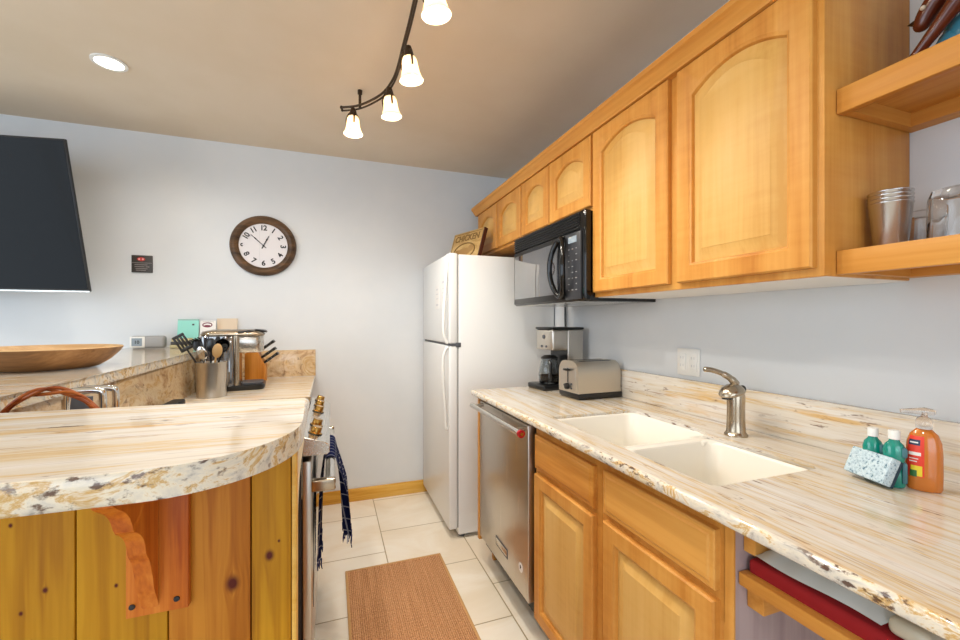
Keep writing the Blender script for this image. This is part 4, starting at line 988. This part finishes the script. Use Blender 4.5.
b = new(); rings(b, [rr(.0, .145, -.075, .075, .04, .205), rr(-.02, .15, -.082, .082, .045, .215), rr(-.02, .15, -.082, .082, .045, .295), rr(-.01, .14, -.078, .078, .04, .302)]); obj('brew_head', b, 'steel_x', pm)
b = new(); rings(b, [rr(-.172, .155, -.106, .106, .05, .300), rr(-.175, .158, -.108, .108, .05, .306), rr(-.165, .145, -.10, .10, .05, .322), rr(-.12, .10, -.06, .06, .04, .332)]); ld = obj('lid', b, 'nickel', pm, 50)
b = new(); tube(b, bez([tuple(KM @ Vector(p)) for p in ((.02, -.104, .318), (.10, -.095, .326), (.155, -.05, .322), (.165, 0, .318), (.155, .05, .322), (.10, .095, .326), (.02, .104, .318))], 5), .006, 8); obj('lid_handle', b, 'black', ld)
b = new(); rings(b, [rr(.03, .148, -.08, .08, .03, .0302), rr(.03, .148, -.08, .08, .03, .036)]); obj('drip_tray', b, 'dark_grey', pm)

kb = thing('knife_block', 'orange wooden knife block behind the pod coffee maker', 'knife block', (-.40, 2.88, .914))
KB = Matrix.Translation((-.425, 2.875, .914))
b = new(); prism(b, [(-.065, .001), (.045, .001), (.045, .10), (-.005, .205), (-.065, .175)], lambda u, v, w: tuple(KB @ Vector((u, w, v))), -.05, .05, .003, 2); obj('block', b, 'block_wood', kb)
kn = 0
for dy in (-.030, -.006, .020):
    for t_ in (.15, .45, .8):
        if dy == -.006 and t_ == .45: continue
        px, pz = .045 - .05 * t_, .10 + .105 * t_
        ax = Vector((.80, 0, .60)); p0 = KB @ Vector((px, dy, pz)) - ax * .03; p1 = p0 + ax * (.03 + .095 + .012 * (t_ > .5))
        lb = {.15: 'lowest', .45: 'middle', .8: 'highest'}[t_] + ' black knife handle in the ' + {-.030: 'front', -.006: 'centre', .020: 'back'}[dy] + ' row of the knife block'
        kt = thing('knife', lb, 'knife', tuple(p0), 'knives in the orange knife block')
        b = new(); tube(b, [tuple(p0 + ax * .031), tuple(p0 + ax * .05), tuple(p0.lerp(p1, .75)), tuple(p1)], [.0065, .0085, .0075, .0095], 10); hh = obj('handle', b, 'black', kt)
        b = new()
        for s_ in (.45, .65, .85): ball(b, tuple(p0.lerp(p1, s_) + Vector((0, -.0078, 0))), .0022, 1, .5, 1, 8)
        obj('rivet', b, 'chrome', hh)
# basket and canister handles in the inner corner
bk = thing('basket', 'wicker basket with a tall red-brown arched handle behind the bar top', 'basket', (-.52, 1.07, .914))
BX, BY = -.530, 1.075
b = new()
for k_ in range(9):
    z = .922 + k_ * .011; rr_ = .085 + .022 * k_ / 8
    tube(b, [(BX + rr_ * 1.15 * math.cos(2 * PI * i / 48), BY + rr_ * (1 + .03 * (-1) ** (i // 2 + k_)) * math.sin(2 * PI * i / 48), z) for i in range(48)], .0058, 6, True)
lathe(b, [(.0, .001), (.085, .001), (.085, .006), (.0, .006)], (BX, BY, .914), 32, None, 1.15, 1, False, False)
obj('bowl', b, 'wicker', bk)
b = new()
for ph in (0, 2.1, 4.2):
    pp = []
    for i in range(49):
        a = PI * i / 48; tw_ = 5 * a + ph
        q = Vector((BX - .112 * math.cos(a) * .9, BY + .012 * math.cos(a), .985 + .157 * math.sin(a) ** .72)); pp.append(tuple(q + Vector((.0062 * math.cos(tw_) * math.cos(a), .0062 * math.sin(tw_), .0062 * math.cos(tw_) * math.sin(a)))))
    tube(b, pp, .0036, 7)
obj('handle', b, 'wicker', bk)
def canister(x, y, h, w, d, label):
    t = thing('steel_caddy', label, 'caddy', (x, y, .914), 'steel caddies behind the bar')
    b = new(); box(b, (x - w / 2, y - d / 2, .9145), (x + w / 2, y + d / 2, .914 + .12), .006, 3); obj('tub', b, 'dark_grey', t)
    b = new(); tube(b, bez([(x - w / 2 + .006, y, 1.02), (x - w / 2 + .004, y, .914 + h - .012), (x - w / 2 + .014, y, .914 + h), (x, y, .914 + h + .001), (x + w / 2 - .014, y, .914 + h), (x + w / 2 - .004, y, .914 + h - .012), (x + w / 2 - .006, y, 1.02)], 6), .0078, 10); obj('handle', b, 'chrome', t)
canister(-.556, 1.255, .200, .078, .05, 'steel caddy with the lower squared handle, beside the wicker handle')
canister(-.566, 1.335, .194, .085, .05, 'steel caddy with the taller squared handle, behind the lower one')
b = new(); prism(b, [(-.575, .9145), (-.515, .9145), (-.520, 1.108), (-.558, 1.110)], lambda u, v, w: (u, w, v), 1.203, 1.211, .002, 2); o = obj('cutting_board', b, 'dark_grey'); tag(o, 'dark grey board standing behind the wicker handle', 'cutting board')

# ------------------------------------------------------------------ on the raised ledge
bw = thing('wooden_bowl', 'wide turned wooden bowl on the raised granite ledge', 'bowl', (-.9, 1.8, ZB))
b = new(); n = 56
outp = [(.0, .001), (.125, .001), (.134, .004), (.165, .026), (.19, .054), (.1985, .068)]
inp = [(.1985, .068), (.1965, .071), (.189, .064), (.165, .036), (.13, .014), (.0, .012)]
lathe(b, outp, (-.9, 1.8, ZB), n, None, 1, 1, False, False); o1 = obj('outside', b, 'bowl_out', bw, 60)
b = new(); lathe(b, inp, (-.9, 1.8, ZB), n, None, 1, 1, False, False); obj('inside', b, 'bowl_in', bw, 60)
t = thing('digital_clock', 'small white and grey digital clock on the ledge by the back wall', 'clock', (-1.02, 3.0, ZB))
b = new(); box(b, (-1.105, 2.955, ZB + .001), (-.935, 3.01, ZB + .073), .016, 4); obj('case', b, 'seal_grey', t)
b = new(); box(b, (-1.102, 2.952, ZB + .005), (-1.030, 2.957, ZB + .069), .002); fz = obj('face', b, 'white_plastic', t)
b = new(); box(b, (-1.092, 2.950, ZB + .014), (-1.042, 2.953, ZB + .060)); sc_ = obj('screen', b, 'lcd', fz)
text('digits', '10', .026, FACE_MY((-1.067, 2.9497, ZB + .036)), 'ink', sc_, .0004, .0006)
def card(name, x0, x1, z0, z1, y, mat, label, cat, grp=None):
    t = thing(name, label, cat, ((x0 + x1) / 2, y, z0), grp)
    K = Matrix.Translation(((x0 + x1) / 2, y, z0)) @ Matrix.Rotation(math.radians(-9), 4, 'X')
    b = new(); w = (x1 - x0) / 2; box(b, (-w, -.002, .001), (w, .002, z1 - z0), .0006, 1, K); return t, obj('cover', b, mat, t), K, w
t, c_, K, w = card('brochure', -.895, -.782, ZB, 1.300, 3.03, 'teal', 'teal brochure standing on the ledge against the back wall', 'brochure')
b = new(); box(b, (.02, -.0028, .135), (.032, -.0018, .145), 0, 1, K); obj('print_mark', b, 'plaque', c_)
b = new(); box(b, (-w, -.0028, .168), (w, -.0018, .172), 0, 1, K); obj('print_band', b, 'plaque_line', c_)
t, c_, K, w = card('brochure', -.775, -.690, ZB, 1.290, 3.03, 'paper', 'white brochure with a maroon oval mark behind the pod coffee maker', 'brochure')
b = new(); tube(b, [(.025 * math.cos(2 * PI * i / 24) - .004, -.0022, .138 + .013 * math.sin(2 * PI * i / 24)) for i in range(24)], .003, 6, True, K); ball(b, (-.004, -.002, .133), .012, 1.5, .1, .4, 10, K); obj('oval_mark', b, 'maroon', c_)
b = new(); box(b, (-.03, -.0026, .157), (.03, -.0018, .159), 0, 1, K); obj('print_line', b, 'grey_print', c_)
t, c_, K, w = card('note_card', -.690, -.575, ZB, 1.305, 3.055, 'tan_card', 'plain tan card behind the lid of the pod coffee maker', 'card')
for k_, (z, mt, lb) in enumerate(((ZB, 'yellow_card', 'bottom booklet of the small pile below the teal brochure'), (ZB + .019, 'plaque', 'dark booklet in the middle of the small pile below the teal brochure'), (ZB + .038, 'yellow_card', 'pale yellow booklet on top of the small pile below the teal brochure'))):
    b = new(); box(b, (-.90 + .004 * k_, 2.93, z + .0005), (-.80, 3.0, z + .0185), .002); o = obj('booklet', b, mt); tag(o, lb, 'booklet', 'booklets piled on the ledge')

# ================================================================== BACK WALL
cl = thing('wall_clock', 'round brown-framed wall clock with large black numerals', 'clock', (-.422, 3.088, 1.787))
CK = Matrix.Translation((-.422, 3.0895, 1.787)) @ Matrix.Rotation(PI / 2, 4, 'X')
b = new(); lathe(b, [(.0, 0), (.196, 0), (.200, .006), (.198, .018), (.188, .030), (.172, .036), (.160, .032), (.152, .022), (.146, .018), (.146, .010), (.0, .010)], (0, 0, 0), 72, CK, 1, 1, False, False); obj('frame', b, 'clock_frame', cl)
b = new(); lathe(b, [(.0, .0105), (.1465, .0105), (.1465, .013), (.0, .013)], (0, 0, 0), 64, CK, 1, 1, False, False); fc = obj('dial', b, 'clock_face', cl)
yF = 3.0895 - .0135
for hnum in range(1, 13):
    a = 2 * PI * hnum / 12; R_ = .117
    rot = -a if not (4 <= hnum <= 8) else PI - a
    text('numeral', str(hnum), .047, FACE_MY((-.422 + R_ * math.sin(a), yF, 1.787 + R_ * math.cos(a))) @ Matrix.Rotation(rot, 4, 'Z'), 'ink', fc, .0005, .0014, .85)
def hand(ang, L, w, dz, nm, tail=.022):
    b = new(); box(b, (-w, -tail, dz), (w, L * .55, dz + .0016), .0004, 1, CK @ Matrix.Rotation(-ang, 4, 'Z')); box(b, (-w * 1.5, L * .55, dz), (w * 1.5, L * .72, dz + .0016), .0004, 1, CK @ Matrix.Rotation(-ang, 4, 'Z')); box(b, (-w * .7, L * .72, dz), (w * .7, L, dz + .0016), .0004, 1, CK @ Matrix.Rotation(-ang, 4, 'Z'))
    lathe(b, [(.0, dz), (.006, dz), (.006, dz + .002), (.0, dz + .002)], (0, 0, 0), 14, CK, 1, 1, False, False); obj(nm, b, 'ink', cl)
hand(2 * PI * 52.2 / 60, .105, .0024, .0145, 'minute_hand'); hand(2 * PI * (12.87 / 12), .072, .003, .017, 'hour_hand')
b = new(); box(b, (-.0006, -.10, .0125), (.0006, .10, .0136), 0, 1, CK @ Matrix.Translation((-.024, 0, 0))); obj('dial_reflection', b, 'pale_mark', fc)  # reflection line on the dial, drawn as a thin pale strip
text('dial_mark', 'QUARTZ', .010, FACE_MY((-.424, yF, 1.828)), 'grey_print', fc, .0003) if False else None

p = thing('wall_plaque', 'small dark square plaque with a red mark on the back wall', 'plaque', (-1.088, 3.089, 1.585))
b = new(); box(b, (-1.141, 3.081, 1.583), (-1.035, 3.0895, 1.688), .002); pp = obj('plate', b, 'plaque', p)
b = new(); ball(b, (-1.092, 3.0805, 1.664), .012, 1.75, .12, 1.0, 14); rm = obj('red_mark', b, 'plaque_red', pp)
for dx in (-.009, .009):
    b = new(); ball(b, (-1.092 + dx, 3.0793, 1.664), .0055, 1, .2, 1, 10); obj('pale_mark', b, 'plaque_pink', rm)
b = new(); box(b, (-1.138, 3.0800, 1.640), (-1.038, 3.0812, 1.643)); obj('divider', b, 'plaque_line', pp)
for z, x0, x1 in ((1.630, -1.125, -1.06), (1.618, -1.125, -1.075), (1.618, -1.07, -1.05), (1.606, -1.12, -1.06), (1.596, -1.118, -1.068)):
    b = new(); box(b, (x0, 3.0802, z - .002), (x1, 3.0812, z + .002)); obj('print_line', b, 'plaque_line', pp)

# TV on a tilting, swung-out arm
tv = thing('television', 'large black television tilted out from the back wall', 'television', (-1.85, 2.88, 1.447))
hx = Vector((.982, -.189, 0)).normalized(); hn_ = Vector((-.189, -.982, 0)).normalized(); tl = math.radians(12.75)
hu = Vector((0, 0, 1)) * math.cos(tl) + hn_ * math.sin(tl); hz = hx.cross(hu).normalized()
if hz.y > 0: hz = -hz
BR = Vector((-1.198, 2.750, 1.447)); TW, TH = 1.34, .755
TM = basis(BR - hx * TW, hx, hu, hz) @ Matrix.Rotation(math.radians(-.4), 4, 'Z')
b = new(); box(b, (0, 0, -.016), (TW, TH, 0), .003, 2, TM); box(b, (.2, .1, -.034), (TW - .2, TH - .15, -.015), .006, 2, TM); obj('bezel', b, 'tv_frame', tv)
b = new(); box(b, (.008, .014, -.001), (TW - .008, TH - .008, .0012), 0, 1, TM); obj('screen', b, 'tv', tv)
b = new(); box(b, (.0, .0, .0005), (TW, .006, .0022), 0, 1, TM); obj('trim_strip', b, 'steel_x', tv)
b = new(); q = TM @ Vector((TW * .5, TH * .5, -.03)); tube(b, [tuple(q), (q.x, 3.03, q.z), (q.x, 3.088, q.z)], .03, 12); obj('wall_arm', b, 'black', tv)

# ================================================================== CEILING LIGHTS
WARM = (1.0, .96, .89)
tr = thing('track_light', 'curved bronze track light with frosted glass bell shades on the ceiling', 'light', (.25, 1.6, ZC))
ZTk = 2.37
tp = [(.050, 2.215, ZTk), (.095, 2.192, ZTk), (.137, 2.159, ZTk), (.189, 2.09, ZTk), (.233, 2.005, ZTk), (.258, 1.905, ZTk), (.268, 1.80, ZTk), (.268, 1.63, ZTk), (.268, 1.50, ZTk), (.266, 1.39, ZTk), (.262, 1.20, ZTk), (.255, .95, ZTk), (.235, .80, ZTk), (.19, .68, ZTk)]
tp = bez(tp, 6)
b = new(); tube(b, tp, .0058, 8); tube(b, [(x + .004, y + .004, z - .014) for x, y, z in tp], .0045, 8); ball(b, tp[0], .0085); ball(b, (tp[0][0] + .004, tp[0][1], ZTk - .014), .007); obj('rail', b, 'bronze', tr)
for (x, y) in ((.137, 2.163), (.262, 1.20)):
    b = new(); lathe(b, [(.007, ZTk - .016), (.007, ZC - .022), (.0115, ZC - .020), (.0115, ZC - .001)], (x, y, 0), 14); obj('standoff', b, 'bronze', tr)
def lamp(x, y, tx, ty, aim=(0, 0)):
    """bell shade hanging from the rail; (aim) tilts the mouth"""
    z0 = ZTk - .012
    L = Matrix.Translation((x + tx, y + ty, z0 - .024)) @ Matrix.Rotation(aim[0], 4, 'X') @ Matrix.Rotation(aim[1], 4, 'Y')
    hd = bpy.data.objects.new('lamp_head', None); COL.objects.link(hd); hd.parent = tr; hd.location = Vector((x, y, z0)) - wloc(tr)
    b = new(); tube(b, [(x, y, z0 + .012), (x, y, z0 - .006), tuple(L @ Vector((0, 0, .012)))], .0055, 8)
    lathe(b, [(.0, .022), (.012, .018), (.016, .004), (.019, -.014), (.0185, -.022), (.0, -.022)], (0, 0, 0), 20, L, 1, 1, False, False)
    for s in range(3):
        a = 2 * PI * s / 3 + .6
        tube(b, [tuple(L @ Vector((rq * math.cos(a), rq * math.sin(a), zq))) for rq, zq in ((.017, .0), (.030, -.016), (.036, -.036), (.035, -.058), (.0335, -.064))], .0042, 6)
    obj('holder', b, 'bronze', hd)
    b = new(); lathe(b, [(.017, -.020), (.024, -.024), (.029, -.036), (.031, -.056), (.034, -.076), (.041, -.098), (.047, -.108), (.0455, -.110), (.039, -.100), (.031, -.077), (.028, -.056), (.026, -.038), (.017, -.026)], (0, 0, 0), 32, L, 1, 1, False, False); obj('shade', b, 'frost', hd, 60)
    b = new(); lathe(b, [(.0, -.030), (.012, -.034), (.020, -.058), (.021, -.072), (.015, -.086), (.0, -.090)], (0, 0, 0), 16, L, 1, 1, False, False); obj('bulb', b, 'bulb', hd, 60)
    p = L @ Vector((0, 0, -.135))
    l = bpy.data.lights.new('track_bulb', 'SPOT'); l.energy = 12.0; l.color = WARM; l.shadow_soft_size = .03; l.spot_size = math.radians(138); l.spot_blend = .85
    o = bpy.data.objects.new('track_bulb', l); COL.objects.link(o); o.location = p; o.rotation_euler = (aim[0], aim[1], 0)
    l = bpy.data.lights.new('shade_glow', 'POINT'); l.energy = 2.3; l.color = (1.0, .86, .66); l.shadow_soft_size = .012
    o = bpy.data.objects.new('shade_glow', l); COL.objects.link(o); o.location = L @ Vector((0, 0, -.098))
lamp(.105, 2.183, 0.0, -.010, (0, 0)); lamp(.240, 1.975, .012, -.05, (.06, -.10)); lamp(.268, 1.66, .016, -.05, (.05, -.12)); lamp(.263, 1.28, .03, -.04, (.05, -.12)); lamp(.250, .90, .03, -.04, (.05, -.12))
dl = thing('recessed_light', 'round recessed ceiling light above the living area', 'light', (-.936, 2.31, ZC))
b = new(); lathe(b, [(.050, ZC - .001), (.066, ZC - .001), (.066, ZC - .006), (.052, ZC - .007)], (-.936, 2.31, 0), 40, None, 1, 1, False, False); obj('trim_ring', b, 'white_plastic', dl)
b = new(); lathe(b, [(.0, ZC - .002), (.053, ZC - .002), (.053, ZC - .005), (.0, ZC - .0055)], (-.936, 2.31, 0), 40, None, 1, 1, False, False); obj('lens', b, 'downlight', dl)
def spot(x, y, e):
    l = bpy.data.lights.new('downlight', 'SPOT'); l.energy = e; l.color = (1.0, .95, .87); l.spot_size = math.radians(164); l.spot_blend = .6; l.shadow_soft_size = .06
    o = bpy.data.objects.new('downlight', l); COL.objects.link(o); o.location = (x, y, ZC - .012)
spot(-.936, 2.31, 20)
spot(-.41, 1.58, 36)       # further recessed lights of the same row, above the bar and behind the camera
spot(-.41, -.25, 30)
